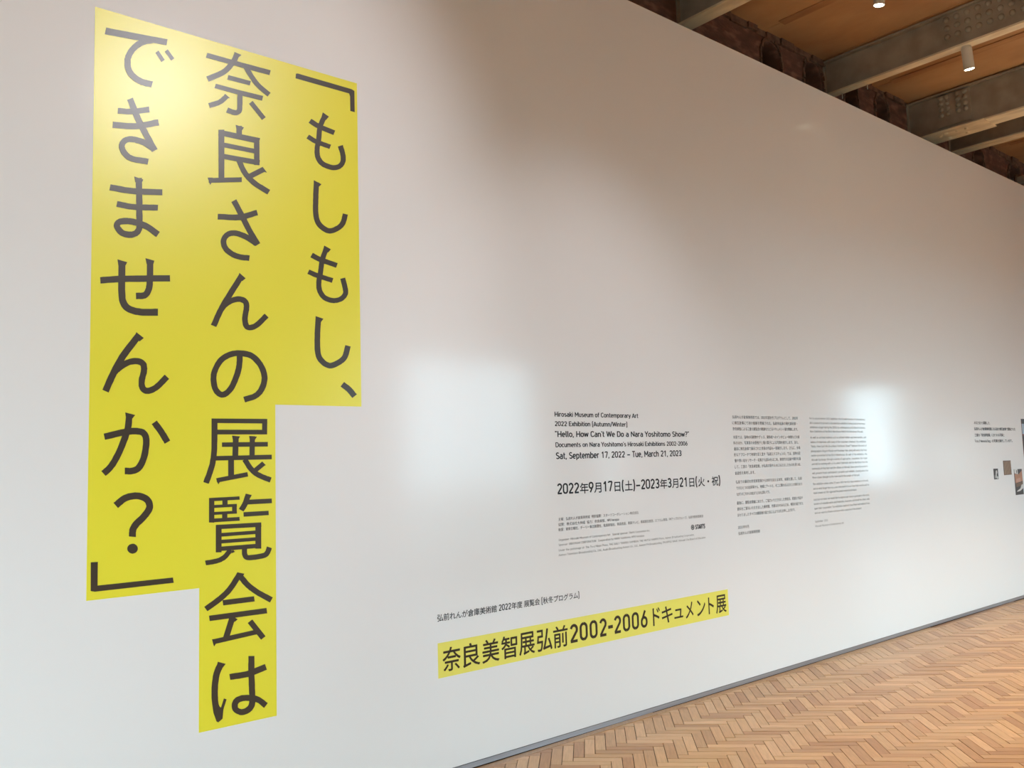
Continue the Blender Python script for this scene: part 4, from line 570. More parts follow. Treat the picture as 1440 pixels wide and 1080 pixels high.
 ('も', [('s',[(1.945,2.543),(1.941,2.534),(1.938,2.525),(1.934,2.515),(1.930,2.506),(1.927,2.496),(1.924,2.485),(1.921,2.475),(1.920,2.464),(1.918,2.453),(1.917,2.443),(1.915,2.433),(1.914,2.424),(1.912,2.416),(1.911,2.408),(1.909,2.401),(1.907,2.393),(1.906,2.385),(1.905,2.377),(1.905,2.370),(1.905,2.363),(1.905,2.356),(1.905,2.348),(1.907,2.341),(1.909,2.334),(1.912,2.327),(1.916,2.321),(1.920,2.314),(1.925,2.308),(1.931,2.303),(1.937,2.298),(1.945,2.294),(1.953,2.291),(1.961,2.289),(1.970,2.287),(1.978,2.286),(1.987,2.286),(1.995,2.286),(2.003,2.288),(2.012,2.289),(2.020,2.292),(2.027,2.295),(2.035,2.298),(2.042,2.302),(2.048,2.307),(2.054,2.313),(2.059,2.318),(2.063,2.324),(2.066,2.329),(2.069,2.335),(2.071,2.341),(2.071,2.346),(2.071,2.351),(2.071,2.357),(2.070,2.363),(2.068,2.370),(2.066,2.379),(2.064,2.388),(2.061,2.397),(2.058,2.406),(2.056,2.415)],[(1.969,2.538),(1.966,2.529),(1.962,2.520),(1.958,2.510),(1.955,2.501),(1.952,2.492),(1.949,2.483),(1.947,2.474),(1.945,2.464),(1.944,2.454),(1.942,2.443),(1.941,2.433),(1.939,2.424),(1.938,2.415),(1.936,2.406),(1.934,2.399),(1.933,2.392),(1.931,2.385),(1.931,2.379),(1.930,2.372),(1.930,2.366),(1.930,2.360),(1.931,2.354),(1.932,2.349),(1.933,2.344),(1.935,2.339),(1.938,2.334),(1.942,2.329),(1.945,2.325),(1.949,2.321),(1.953,2.318),(1.958,2.316),(1.964,2.314),(1.970,2.312),(1.977,2.311),(1.984,2.310),(1.990,2.310),(1.996,2.310),(2.002,2.311),(2.007,2.312),(2.013,2.314),(2.019,2.316),(2.023,2.318),(2.027,2.321),(2.031,2.324),(2.035,2.327),(2.038,2.331),(2.041,2.335),(2.043,2.338),(2.044,2.340),(2.044,2.342),(2.045,2.344),(2.045,2.347),(2.044,2.351),(2.043,2.356),(2.042,2.363),(2.040,2.370),(2.038,2.379),(2.035,2.388),(2.033,2.398),(2.030,2.406)]), ('s',[(1.876,2.490),(1.882,2.487),(1.889,2.485),(1.895,2.482),(1.902,2.480),(1.911,2.477),(1.921,2.474),(1.933,2.471),(1.947,2.468),(1.962,2.466),(1.977,2.463),(1.993,2.460),(2.008,2.457)],[(1.888,2.512),(1.895,2.510),(1.901,2.507),(1.907,2.505),(1.914,2.502),(1.921,2.500),(1.931,2.497),(1.942,2.495),(1.956,2.492),(1.970,2.489),(1.986,2.486),(2.002,2.483),(2.017,2.480)]), ('s',[(1.860,2.410),(1.867,2.408),(1.873,2.406),(1.880,2.404),(1.887,2.401),(1.896,2.399),(1.905,2.397),(1.917,2.394),(1.930,2.392),(1.943,2.390),(1.958,2.387),(1.972,2.385),(1.985,2.382)],[(1.870,2.431),(1.877,2.429),(1.883,2.427),(1.890,2.425),(1.897,2.423),(1.905,2.421),(1.914,2.419),(1.925,2.417),(1.938,2.414),(1.951,2.412),(1.965,2.409),(1.980,2.407),(1.993,2.405)]), ('p',[(1.948,2.555),(1.982,2.542),(1.968,2.525),(1.940,2.530)],[])]),
 ('し', [('s',[(1.900,2.209),(1.899,2.197),(1.898,2.186),(1.897,2.174),(1.896,2.161),(1.895,2.149),(1.894,2.135),(1.894,2.121),(1.893,2.106),(1.893,2.090),(1.893,2.075),(1.893,2.060),(1.895,2.048),(1.897,2.037),(1.899,2.028),(1.902,2.021),(1.906,2.014),(1.911,2.007),(1.916,2.002),(1.923,1.996),(1.930,1.990),(1.938,1.985),(1.948,1.981),(1.957,1.978),(1.968,1.976),(1.980,1.977),(1.991,1.980),(2.001,1.984),(2.011,1.989),(2.020,1.994),(2.028,1.998),(2.034,2.003),(2.041,2.007),(2.047,2.012),(2.053,2.018),(2.058,2.024),(2.063,2.032),(2.067,2.040),(2.071,2.050),(2.073,2.059),(2.076,2.068),(2.078,2.077),(2.081,2.086)],[(1.928,2.210),(1.927,2.198),(1.926,2.186),(1.925,2.174),(1.924,2.162),(1.923,2.150),(1.922,2.137),(1.922,2.123),(1.921,2.107),(1.921,2.092),(1.921,2.077),(1.922,2.064),(1.923,2.053),(1.924,2.044),(1.926,2.038),(1.928,2.032),(1.931,2.028),(1.934,2.024),(1.938,2.020),(1.943,2.015),(1.948,2.011),(1.954,2.007),(1.960,2.005),(1.966,2.003),(1.971,2.002),(1.976,2.003),(1.982,2.005),(1.990,2.008),(1.998,2.012),(2.006,2.016),(2.013,2.020),(2.018,2.023),(2.023,2.027),(2.027,2.030),(2.030,2.033),(2.034,2.037),(2.037,2.042),(2.040,2.048),(2.042,2.055),(2.045,2.063),(2.047,2.072),(2.050,2.082),(2.053,2.091)]), ('p',[(1.900,2.216),(1.939,2.207),(1.927,2.191),(1.900,2.191)],[])]),
 ('、', [('s',[(2.025,1.894),(2.031,1.890),(2.036,1.887),(2.042,1.883),(2.047,1.880),(2.052,1.876),(2.057,1.873),(2.061,1.869),(2.066,1.864),(2.071,1.859),(2.076,1.853),(2.082,1.847),(2.087,1.842)],[(2.044,1.916),(2.049,1.912),(2.054,1.909),(2.060,1.905),(2.066,1.902),(2.072,1.898),(2.078,1.893),(2.084,1.888),(2.090,1.882),(2.095,1.877),(2.100,1.871),(2.105,1.865),(2.111,1.860)])]),
 ('奈', [('s',[(1.385,3.311),(1.407,3.311),(1.429,3.311),(1.451,3.311),(1.474,3.311),(1.497,3.311),(1.521,3.311),(1.546,3.311),(1.571,3.311),(1.597,3.311),(1.624,3.311),(1.651,3.312),(1.678,3.312)],[(1.391,3.334),(1.413,3.334),(1.435,3.334),(1.457,3.334),(1.480,3.334),(1.503,3.334),(1.527,3.334),(1.552,3.334),(1.577,3.335),(1.604,3.335),(1.630,3.335),(1.657,3.336),(1.684,3.336)]), ('s',[(1.514,3.372),(1.511,3.364),(1.508,3.356),(1.506,3.349),(1.503,3.342),(1.500,3.336),(1.495,3.328),(1.490,3.320),(1.484,3.310),(1.478,3.301),(1.471,3.292),(1.464,3.283),(1.456,3.275),(1.446,3.267),(1.436,3.259),(1.424,3.251),(1.412,3.243),(1.399,3.234),(1.387,3.226)],[(1.537,3.368),(1.534,3.361),(1.532,3.353),(1.529,3.346),(1.526,3.337),(1.521,3.329),(1.516,3.319),(1.510,3.310),(1.504,3.300),(1.497,3.289),(1.489,3.279),(1.480,3.268),(1.469,3.257),(1.458,3.248),(1.446,3.239),(1.433,3.230),(1.421,3.221),(1.409,3.213),(1.397,3.205)]), ('s',[(1.551,3.318),(1.556,3.311),(1.561,3.304),(1.565,3.297),(1.570,3.290),(1.575,3.283),(1.581,3.276),(1.586,3.270),(1.591,3.264),(1.596,3.257),(1.602,3.251),(1.608,3.245),(1.615,3.240),(1.623,3.234),(1.632,3.228),(1.641,3.223),(1.650,3.218),(1.660,3.213),(1.669,3.208)],[(1.570,3.335),(1.575,3.328),(1.580,3.321),(1.585,3.313),(1.590,3.307),(1.595,3.300),(1.599,3.293),(1.605,3.287),(1.610,3.281),(1.615,3.275),(1.620,3.270),(1.626,3.264),(1.632,3.259),(1.639,3.254),(1.647,3.249),(1.656,3.244),(1.665,3.239),(1.674,3.234),(1.683,3.229)]), ('s',[(1.480,3.237),(1.584,3.238)],[(1.485,3.259),(1.589,3.259)]), ('s',[(1.423,3.183),(1.536,3.181),(1.642,3.182)],[(1.429,3.204),(1.541,3.203),(1.647,3.205)]), ('s',[(1.527,3.187),(1.527,3.175),(1.526,3.162),(1.526,3.149),(1.526,3.137),(1.526,3.127),(1.526,3.119),(1.525,3.113),(1.524,3.110),(1.524,3.109),(1.524,3.110),(1.524,3.110),(1.523,3.109),(1.522,3.108),(1.521,3.107),(1.520,3.107),(1.518,3.106),(1.515,3.106),(1.512,3.106),(1.508,3.106),(1.504,3.106),(1.500,3.107),(1.494,3.108),(1.489,3.109),(1.484,3.110)],[(1.550,3.193),(1.550,3.181),(1.550,3.168),(1.550,3.155),(1.550,3.143),(1.549,3.132),(1.549,3.122),(1.548,3.115),(1.547,3.109),(1.545,3.104),(1.542,3.099),(1.538,3.095),(1.535,3.092),(1.531,3.089),(1.526,3.086),(1.521,3.084),(1.517,3.083),(1.512,3.082),(1.507,3.082),(1.501,3.082),(1.496,3.083),(1.491,3.083),(1.485,3.084),(1.480,3.085),(1.475,3.086)]), ('s',[(1.470,3.167),(1.465,3.160),(1.459,3.154),(1.454,3.148),(1.450,3.143),(1.445,3.138),(1.440,3.133),(1.434,3.129),(1.427,3.125),(1.420,3.121),(1.412,3.117),(1.404,3.112),(1.396,3.108)],[(1.485,3.153),(1.480,3.147),(1.475,3.141),(1.470,3.135),(1.464,3.128),(1.458,3.122),(1.450,3.116),(1.442,3.110),(1.434,3.105),(1.426,3.100),(1.418,3.096),(1.410,3.092),(1.403,3.088)]), ('s',[(1.581,3.152),(1.642,3.091)],[(1.597,3.169),(1.659,3.108)]), ('p',[(1.513,3.374),(1.545,3.369),(1.534,3.356),(1.513,3.359)],[]), ('p',[(1.470,3.169),(1.492,3.155),(1.480,3.151),(1.463,3.156)],[])]),
 ('良', [('s',[(1.441,2.999),(1.442,2.772)],[(1.467,3.005),(1.467,2.777)]), ('s',[(1.440,2.975),(1.626,2.977)],[(1.445,3.000),(1.632,3.004)]), ('s',[(1.457,2.925),(1.621,2.928)],[(1.461,2.946),(1.625,2.949)]), ('s',[(1.454,2.872),(1.627,2.877)],[(1.458,2.895),(1.631,2.901)]), ('s',[(1.604,2.994),(1.604,2.874)],[(1.629,3.000),(1.629,2.879)]), ('s',[(1.522,3.035),(1.522,2.985)],[(1.547,3.041),(1.547,2.990)]), ('s',[(1.399,2.753),(1.546,2.785)],[(1.398,2.774),(1.546,2.806)]), ('s',[(1.522,2.875),(1.526,2.867),(1.530,2.858),(1.534,2.849),(1.539,2.840),(1.544,2.830),(1.550,2.822),(1.556,2.814),(1.563,2.807),(1.570,2.800),(1.578,2.794),(1.587,2.787),(1.596,2.781),(1.607,2.775),(1.618,2.770),(1.630,2.765),(1.642,2.760),(1.654,2.755),(1.666,2.750)],[(1.544,2.890),(1.548,2.881),(1.552,2.872),(1.556,2.862),(1.560,2.854),(1.565,2.846),(1.570,2.839),(1.575,2.832),(1.582,2.826),(1.588,2.820),(1.595,2.814),(1.603,2.808),(1.611,2.803),(1.621,2.797),(1.631,2.792),(1.643,2.788),(1.655,2.783),(1.667,2.778),(1.679,2.773)]), ('s',[(1.642,2.872),(1.580,2.829)],[(1.654,2.853),(1.591,2.809)]), ('p',[(1.519,3.039),(1.556,3.036),(1.548,3.021),(1.522,3.021)],[]), ('p',[(1.394,2.775),(1.416,2.779),(1.411,2.757),(1.405,2.745)],[]), ('p',[(1.643,2.874),(1.664,2.851),(1.649,2.852)],[])]),
 ('さ', [('s',[(1.438,2.598),(1.453,2.600),(1.469,2.602),(1.486,2.603),(1.502,2.605),(1.519,2.607),(1.535,2.611),(1.551,2.616),(1.566,2.621),(1.580,2.628),(1.594,2.634),(1.607,2.641),(1.621,2.647)],[(1.439,2.623),(1.455,2.625),(1.471,2.627),(1.487,2.628),(1.503,2.630),(1.518,2.633),(1.533,2.636),(1.546,2.640),(1.559,2.645),(1.573,2.651),(1.586,2.657),(1.600,2.664),(1.614,2.670)]), ('s',[(1.499,2.686),(1.505,2.676),(1.512,2.666),(1.518,2.655),(1.524,2.644),(1.530,2.634),(1.536,2.624),(1.541,2.615),(1.546,2.607),(1.550,2.598),(1.555,2.589),(1.560,2.580),(1.566,2.570),(1.572,2.560),(1.579,2.549),(1.587,2.538),(1.594,2.527),(1.601,2.516),(1.609,2.505)],[(1.521,2.702),(1.527,2.692),(1.534,2.681),(1.540,2.670),(1.546,2.660),(1.552,2.650),(1.558,2.640),(1.564,2.630),(1.569,2.621),(1.573,2.612),(1.578,2.604),(1.583,2.595),(1.588,2.586),(1.594,2.576),(1.601,2.565),(1.609,2.554),(1.616,2.543),(1.624,2.532),(1.631,2.521)]), ('s',[(1.621,2.528),(1.615,2.531),(1.609,2.534),(1.602,2.538),(1.596,2.541),(1.590,2.544),(1.583,2.547),(1.577,2.550),(1.571,2.552),(1.565,2.554),(1.560,2.556),(1.554,2.557),(1.548,2.558),(1.542,2.559),(1.536,2.561),(1.530,2.561),(1.524,2.562),(1.518,2.562),(1.511,2.561),(1.505,2.560),(1.499,2.559),(1.492,2.557),(1.486,2.554),(1.480,2.551),(1.475,2.546),(1.469,2.542),(1.465,2.536),(1.460,2.530),(1.457,2.524),(1.454,2.517),(1.452,2.510),(1.451,2.502),(1.452,2.495),(1.453,2.488),(1.455,2.481),(1.458,2.475),(1.462,2.469),(1.466,2.463),(1.471,2.458),(1.477,2.454),(1.483,2.450),(1.489,2.447),(1.495,2.444),(1.501,2.441),(1.507,2.439),(1.514,2.437),(1.520,2.436),(1.527,2.435),(1.534,2.434),(1.542,2.433),(1.549,2.433),(1.557,2.433),(1.565,2.434),(1.572,2.434),(1.579,2.434)],[(1.606,2.505),(1.600,2.508),(1.594,2.512),(1.588,2.515),(1.582,2.518),(1.576,2.521),(1.570,2.524),(1.565,2.526),(1.560,2.528),(1.554,2.530),(1.549,2.531),(1.544,2.533),(1.539,2.534),(1.534,2.535),(1.529,2.536),(1.524,2.537),(1.519,2.537),(1.515,2.537),(1.510,2.537),(1.506,2.536),(1.502,2.535),(1.498,2.534),(1.494,2.532),(1.491,2.530),(1.488,2.529),(1.486,2.526),(1.483,2.523),(1.480,2.519),(1.478,2.515),(1.477,2.512),(1.476,2.509),(1.476,2.506),(1.476,2.502),(1.477,2.497),(1.478,2.493),(1.480,2.488),(1.482,2.485),(1.485,2.481),(1.488,2.478),(1.493,2.475),(1.497,2.472),(1.502,2.469),(1.507,2.466),(1.512,2.464),(1.517,2.463),(1.522,2.461),(1.528,2.460),(1.534,2.459),(1.540,2.458),(1.546,2.458),(1.552,2.458),(1.560,2.458),(1.567,2.459),(1.575,2.459),(1.582,2.459)])]),
 ('ん', [('s',[(1.532,2.366),(1.522,2.349),(1.512,2.332),(1.501,2.314),(1.491,2.298),(1.482,2.282),(1.474,2.268),(1.467,2.257),(1.461,2.247),(1.456,2.238),(1.452,2.230),(1.447,2.221),(1.442,2.210),(1.436,2.199),(1.431,2.187),(1.425,2.174),(1.420,2.161),(1.415,2.149),(1.409,2.136)],[(1.554,2.355),(1.544,2.338),(1.534,2.320),(1.523,2.303),(1.513,2.286),(1.504,2.271),(1.496,2.257),(1.489,2.245),(1.483,2.236),(1.478,2.227),(1.474,2.219),(1.469,2.211),(1.464,2.201),(1.459,2.190),(1.454,2.178),(1.448,2.166),(1.443,2.153),(1.438,2.140),(1.432,2.128)]), ('s',[(1.462,2.198),(1.466,2.202),(1.468,2.206),(1.471,2.210),(1.474,2.214),(1.476,2.217),(1.480,2.220),(1.484,2.224),(1.489,2.228),(1.495,2.232),(1.501,2.236),(1.506,2.239),(1.512,2.241),(1.516,2.243),(1.521,2.244),(1.526,2.246),(1.530,2.246),(1.534,2.247),(1.538,2.247),(1.541,2.246),(1.544,2.245),(1.547,2.244),(1.550,2.243),(1.552,2.241),(1.553,2.240),(1.554,2.239),(1.554,2.237),(1.554,2.235),(1.555,2.232),(1.555,2.228),(1.554,2.223),(1.554,2.217),(1.552,2.210),(1.551,2.202),(1.549,2.193),(1.548,2.185),(1.547,2.177),(1.547,2.169),(1.548,2.162),(1.549,2.155),(1.550,2.148),(1.552,2.142),(1.556,2.136),(1.560,2.131),(1.565,2.128),(1.571,2.126),(1.577,2.125),(1.582,2.125),(1.587,2.126),(1.593,2.127),(1.599,2.129),(1.604,2.131),(1.611,2.135),(1.617,2.139),(1.624,2.144),(1.631,2.150),(1.639,2.158),(1.646,2.165),(1.654,2.174),(1.662,2.182),(1.669,2.189)],[(1.443,2.211),(1.446,2.215),(1.449,2.219),(1.452,2.223),(1.455,2.228),(1.459,2.232),(1.464,2.237),(1.470,2.242),(1.476,2.247),(1.483,2.251),(1.490,2.256),(1.496,2.260),(1.503,2.263),(1.510,2.266),(1.517,2.268),(1.523,2.270),(1.530,2.271),(1.536,2.271),(1.542,2.271),(1.548,2.270),(1.554,2.269),(1.560,2.267),(1.565,2.264),(1.569,2.260),(1.573,2.256),(1.576,2.251),(1.578,2.246),(1.579,2.240),(1.580,2.235),(1.580,2.229),(1.579,2.223),(1.579,2.216),(1.577,2.208),(1.575,2.199),(1.574,2.191),(1.573,2.184),(1.572,2.178),(1.572,2.172),(1.573,2.166),(1.573,2.161),(1.575,2.156),(1.576,2.153),(1.577,2.151),(1.577,2.150),(1.578,2.150),(1.578,2.149),(1.580,2.149),(1.582,2.149),(1.585,2.150),(1.588,2.151),(1.591,2.152),(1.595,2.153),(1.599,2.155),(1.603,2.158),(1.608,2.162),(1.614,2.167),(1.621,2.174),(1.628,2.181),(1.636,2.189),(1.643,2.198),(1.651,2.205)]), ('p',[(1.535,2.375),(1.563,2.354),(1.548,2.340),(1.529,2.352)],[])]),
 ('の', [('s',[(1.524,2.016),(1.523,2.007),(1.523,1.998),(1.523,1.989),(1.522,1.981),(1.522,1.972),(1.520,1.964),(1.519,1.956),(1.516,1.947),(1.514,1.938),(1.511,1.929),(1.508,1.921),(1.505,1.913),(1.502,1.905),(1.498,1.897),(1.495,1.889),(1.492,1.883),(1.488,1.877),(1.484,1.871),(1.480,1.866),(1.476,1.861),(1.471,1.857),(1.466,1.854),(1.462,1.852),(1.460,1.851),(1.459,1.851),(1.457,1.851),(1.455,1.852),(1.452,1.853),(1.450,1.856),(1.447,1.858),(1.445,1.861),(1.442,1.864),(1.440,1.868),(1.438,1.872),(1.437,1.877),(1.436,1.883),(1.435,1.889),(1.434,1.896),(1.433,1.904),(1.433,1.912),(1.434,1.919),(1.435,1.927),(1.438,1.935),(1.441,1.944),(1.445,1.953),(1.450,1.961),(1.455,1.969),(1.460,1.976),(1.465,1.981),(1.470,1.986),(1.476,1.990),(1.483,1.994),(1.489,1.998),(1.496,2.001),(1.502,2.003),(1.508,2.005),(1.515,2.007),(1.522,2.008),(1.528,2.008),(1.536,2.009),(1.544,2.009),(1.552,2.008),(1.561,2.007),(1.569,2.006),(1.576,2.004),(1.583,2.002),(1.589,1.998),(1.595,1.994),(1.601,1.988),(1.607,1.982),(1.613,1.976),(1.618,1.970),(1.622,1.963),(1.626,1.955),(1.629,1.948),(1.632,1.940),(1.634,1.932),(1.635,1.925),(1.636,1.918),(1.635,1.910),(1.634,1.902),(1.632,1.894),(1.629,1.887),(1.626,1.880),(1.623,1.874),(1.620,1.868),(1.616,1.863),(1.611,1.858),(1.607,1.853),(1.601,1.850),(1.595,1.846),(1.588,1.843),(1.580,1.841),(1.571,1.838),(1.561,1.835),(1.552,1.832)],[(1.550,2.017),(1.549,2.008),(1.549,1.999),(1.549,1.990),(1.548,1.981),(1.547,1.971),(1.546,1.961),(1.544,1.951),(1.542,1.942),(1.539,1.932),(1.536,1.922),(1.532,1.913),(1.529,1.905),(1.526,1.896),(1.522,1.888),(1.518,1.879),(1.514,1.871),(1.510,1.864),(1.505,1.857),(1.499,1.850),(1.493,1.844),(1.487,1.838),(1.480,1.833),(1.473,1.829),(1.465,1.827),(1.457,1.826),(1.450,1.827),(1.443,1.830),(1.437,1.833),(1.433,1.837),(1.428,1.841),(1.424,1.846),(1.421,1.851),(1.418,1.857),(1.415,1.863),(1.413,1.870),(1.411,1.877),(1.410,1.885),(1.409,1.893),(1.408,1.902),(1.409,1.912),(1.409,1.922),(1.411,1.932),(1.414,1.942),(1.418,1.952),(1.423,1.962),(1.428,1.973),(1.434,1.982),(1.440,1.991),(1.447,1.998),(1.455,2.005),(1.463,2.011),(1.471,2.016),(1.479,2.020),(1.487,2.024),(1.495,2.027),(1.503,2.030),(1.512,2.031),(1.520,2.033),(1.528,2.034),(1.537,2.034),(1.546,2.034),(1.556,2.034),(1.565,2.033),(1.576,2.031),(1.586,2.029),(1.595,2.025),(1.604,2.020),(1.613,2.014),(1.621,2.007),(1.628,2.000),(1.634,1.992),(1.640,1.985),(1.645,1.976),(1.650,1.968),(1.655,1.958),(1.658,1.948),(1.661,1.938),(1.662,1.929),(1.663,1.918),(1.662,1.908),(1.660,1.898),(1.658,1.888),(1.655,1.879),(1.651,1.870),(1.647,1.862),(1.642,1.855),(1.637,1.847),(1.630,1.841),(1.623,1.834),(1.615,1.829),(1.607,1.824),(1.597,1.820),(1.587,1.817),(1.577,1.814),(1.568,1.811),(1.560,1.808)])]),
 ('展', [('s',[(1.413,1.718),(1.661,1.718)],[(1.413,1.737),(1.661,1.738)]), ('s',[(1.413,1.734),(1.413,1.713),(1.413,1.691),(1.413,1.669),(1.413,1.648),(1.413,1.628),(1.413,1.612),(1.412,1.598),(1.411,1.587),(1.410,1.578),(1.409,1.570),(1.407,1.562),(1.406,1.554),(1.405,1.547),(1.403,1.541),(1.401,1.535),(1.399,1.529),(1.397,1.523),(1.395,1.517),(1.393,1.510),(1.390,1.502),(1.387,1.495),(1.384,1.488),(1.381,1.480),(1.379,1.472)],[(1.438,1.734),(1.438,1.713),(1.438,1.691),(1.438,1.669),(1.438,1.647),(1.437,1.628),(1.437,1.611),(1.436,1.597),(1.435,1.585),(1.434,1.575),(1.433,1.566),(1.431,1.558),(1.430,1.549),(1.428,1.541),(1.426,1.534),(1.424,1.527),(1.422,1.521),(1.420,1.515),(1.418,1.508),(1.415,1.501),(1.413,1.494),(1.410,1.486),(1.407,1.478),(1.404,1.471),(1.401,1.464)]), ('s',[(1.638,1.733),(1.637,1.675)],[(1.661,1.733),(1.660,1.674)]), ('s',[(1.426,1.670),(1.660,1.670)],[(1.426,1.690),(1.660,1.690)]), ('s',[(1.458,1.617),(1.663,1.617)],[(1.458,1.636),(1.663,1.637)]), ('s',[(1.430,1.560),(1.681,1.561)],[(1.429,1.579),(1.681,1.581)]), ('s',[(1.506,1.663),(1.503,1.570)],[(1.531,1.662),(1.528,1.569)]), ('s',[(1.581,1.663),(1.579,1.569)],[(1.604,1.662),(1.602,1.568)]), ('s',[(1.485,1.564),(1.485,1.494)],[(1.510,1.563),(1.510,1.493)]), ('s',[(1.437,1.468),(1.573,1.489)],[(1.433,1.486),(1.569,1.508)]), ('s',[(1.548,1.557),(1.552,1.550),(1.557,1.543),(1.562,1.535),(1.566,1.528),(1.571,1.521),(1.577,1.514),(1.583,1.508),(1.589,1.502),(1.595,1.497),(1.601,1.492),(1.608,1.488),(1.616,1.483),(1.625,1.479),(1.634,1.475),(1.643,1.471),(1.653,1.467),(1.662,1.464),(1.671,1.460)],[(1.568,1.568),(1.572,1.561),(1.577,1.554),(1.581,1.547),(1.586,1.540),(1.590,1.534),(1.595,1.528),(1.600,1.523),(1.605,1.519),(1.610,1.514),(1.615,1.510),(1.621,1.506),(1.628,1.503),(1.635,1.499),(1.643,1.495),(1.652,1.492),(1.661,1.488),(1.671,1.485),(1.680,1.481)]), ('s',[(1.637,1.552),(1.598,1.522)],[(1.651,1.536),(1.611,1.506)]), ('p',[(1.502,1.665),(1.537,1.661),(1.528,1.647),(1.505,1.649)],[]), ('p',[(1.578,1.663),(1.613,1.660),(1.603,1.645),(1.581,1.647)],[]), ('p',[(1.433,1.485),(1.457,1.486),(1.447,1.468),(1.442,1.460)],[]), ('p',[(1.636,1.553),(1.654,1.535),(1.640,1.536)],[])]),
 ('覧', [('s',[(1.403,1.404),(1.403,1.304)],[(1.425,1.403),(1.425,1.302)]), ('s',[(1.404,1.391),(1.535,1.392)],[(1.403,1.405),(1.534,1.406)]), ('s',[(1.417,1.363),(1.523,1.363)],[(1.416,1.375),(1.522,1.375)]), ('s',[(1.417,1.334),(1.523,1.334)],[(1.416,1.346),(1.522,1.346)]), ('s',[(1.502,1.375),(1.502,1.335)],[(1.522,1.374),(1.522,1.334)]), ('s',[(1.405,1.304),(1.535,1.303)],[(1.404,1.319),(1.534,1.319)]), ('s',[(1.460,1.395),(1.460,1.369)],[(1.482,1.394),(1.482,1.367)]), ('s',[(1.459,1.339),(1.459,1.313)],[(1.481,1.338),(1.481,1.311)]), ('s',[(1.562,1.416),(1.560,1.409),(1.557,1.403),(1.555,1.396),(1.553,1.390),(1.551,1.384),(1.548,1.379),(1.546,1.374),(1.543,1.370),(1.541,1.366),(1.538,1.362),(1.535,1.358),(1.532,1.353)],[(1.585,1.407),(1.583,1.401),(1.580,1.394),(1.578,1.388),(1.575,1.381),(1.573,1.375),(1.570,1.368),(1.567,1.363),(1.564,1.358),(1.561,1.353),(1.558,1.349),(1.555,1.345),(1.552,1.341)]), ('s',[(1.569,1.370),(1.681,1.370)],[(1.567,1.390),(1.680,1.390)]), ('s',[(1.553,1.319),(1.666,1.319)],[(1.552,1.338),(1.665,1.338)]), ('s',[(1.432,1.292),(1.432,1.179)],[(1.456,1.290),(1.456,1.177)]), ('s',[(1.433,1.274),(1.632,1.271)],[(1.432,1.292),(1.631,1.290)]), ('s',[(1.605,1.289),(1.605,1.180)],[(1.631,1.287),(1.631,1.178)]), ('s',[(1.444,1.242),(1.622,1.242)],[(1.443,1.257),(1.621,1.257)]), ('s',[(1.444,1.214),(1.621,1.213)],[(1.443,1.229),(1.620,1.228)]), ('s',[(1.444,1.183),(1.622,1.182)],[(1.443,1.201),(1.620,1.200)]), ('s',[(1.486,1.192),(1.482,1.187),(1.479,1.182),(1.475,1.177),(1.471,1.173),(1.468,1.169),(1.464,1.166),(1.460,1.163),(1.456,1.161),(1.452,1.159),(1.448,1.157),(1.443,1.155),(1.438,1.154),(1.431,1.153),(1.423,1.152),(1.414,1.151),(1.405,1.150),(1.396,1.150),(1.387,1.149)],[(1.503,1.179),(1.499,1.174),(1.496,1.169),(1.492,1.164),(1.487,1.159),(1.483,1.154),(1.478,1.150),(1.473,1.146),(1.468,1.143),(1.462,1.141),(1.457,1.138),(1.450,1.136),(1.444,1.135),(1.436,1.133),(1.427,1.132),(1.418,1.131),(1.409,1.131),(1.400,1.130),(1.391,1.130)]), ('s',[(1.545,1.191),(1.545,1.186),(1.545,1.181),(1.545,1.175),(1.545,1.170),(1.545,1.164),(1.546,1.158),(1.548,1.154),(1.549,1.150),(1.552,1.145),(1.557,1.140),(1.564,1.136),(1.572,1.134),(1.582,1.133),(1.594,1.133),(1.607,1.133),(1.620,1.134),(1.632,1.135),(1.641,1.136),(1.649,1.138),(1.655,1.140),(1.659,1.142),(1.663,1.145),(1.666,1.148),(1.668,1.151),(1.671,1.155),(1.673,1.160),(1.675,1.164),(1.677,1.168),(1.678,1.172),(1.679,1.176)],[(1.568,1.189),(1.568,1.184),(1.567,1.178),(1.567,1.173),(1.567,1.168),(1.567,1.165),(1.568,1.162),(1.569,1.159),(1.570,1.157),(1.570,1.156),(1.569,1.157),(1.570,1.156),(1.574,1.155),(1.581,1.155),(1.591,1.155),(1.604,1.155),(1.616,1.156),(1.627,1.157),(1.636,1.158),(1.641,1.159),(1.644,1.160),(1.645,1.160),(1.646,1.161),(1.647,1.163),(1.649,1.165),(1.651,1.167),(1.652,1.170),(1.653,1.173),(1.655,1.177),(1.656,1.181),(1.657,1.185)]), ('p',[(1.563,1.416),(1.589,1.409),(1.582,1.398),(1.561,1.400)],[]), ('p',[(1.505,1.184),(1.514,1.174),(1.498,1.169)],[])]),
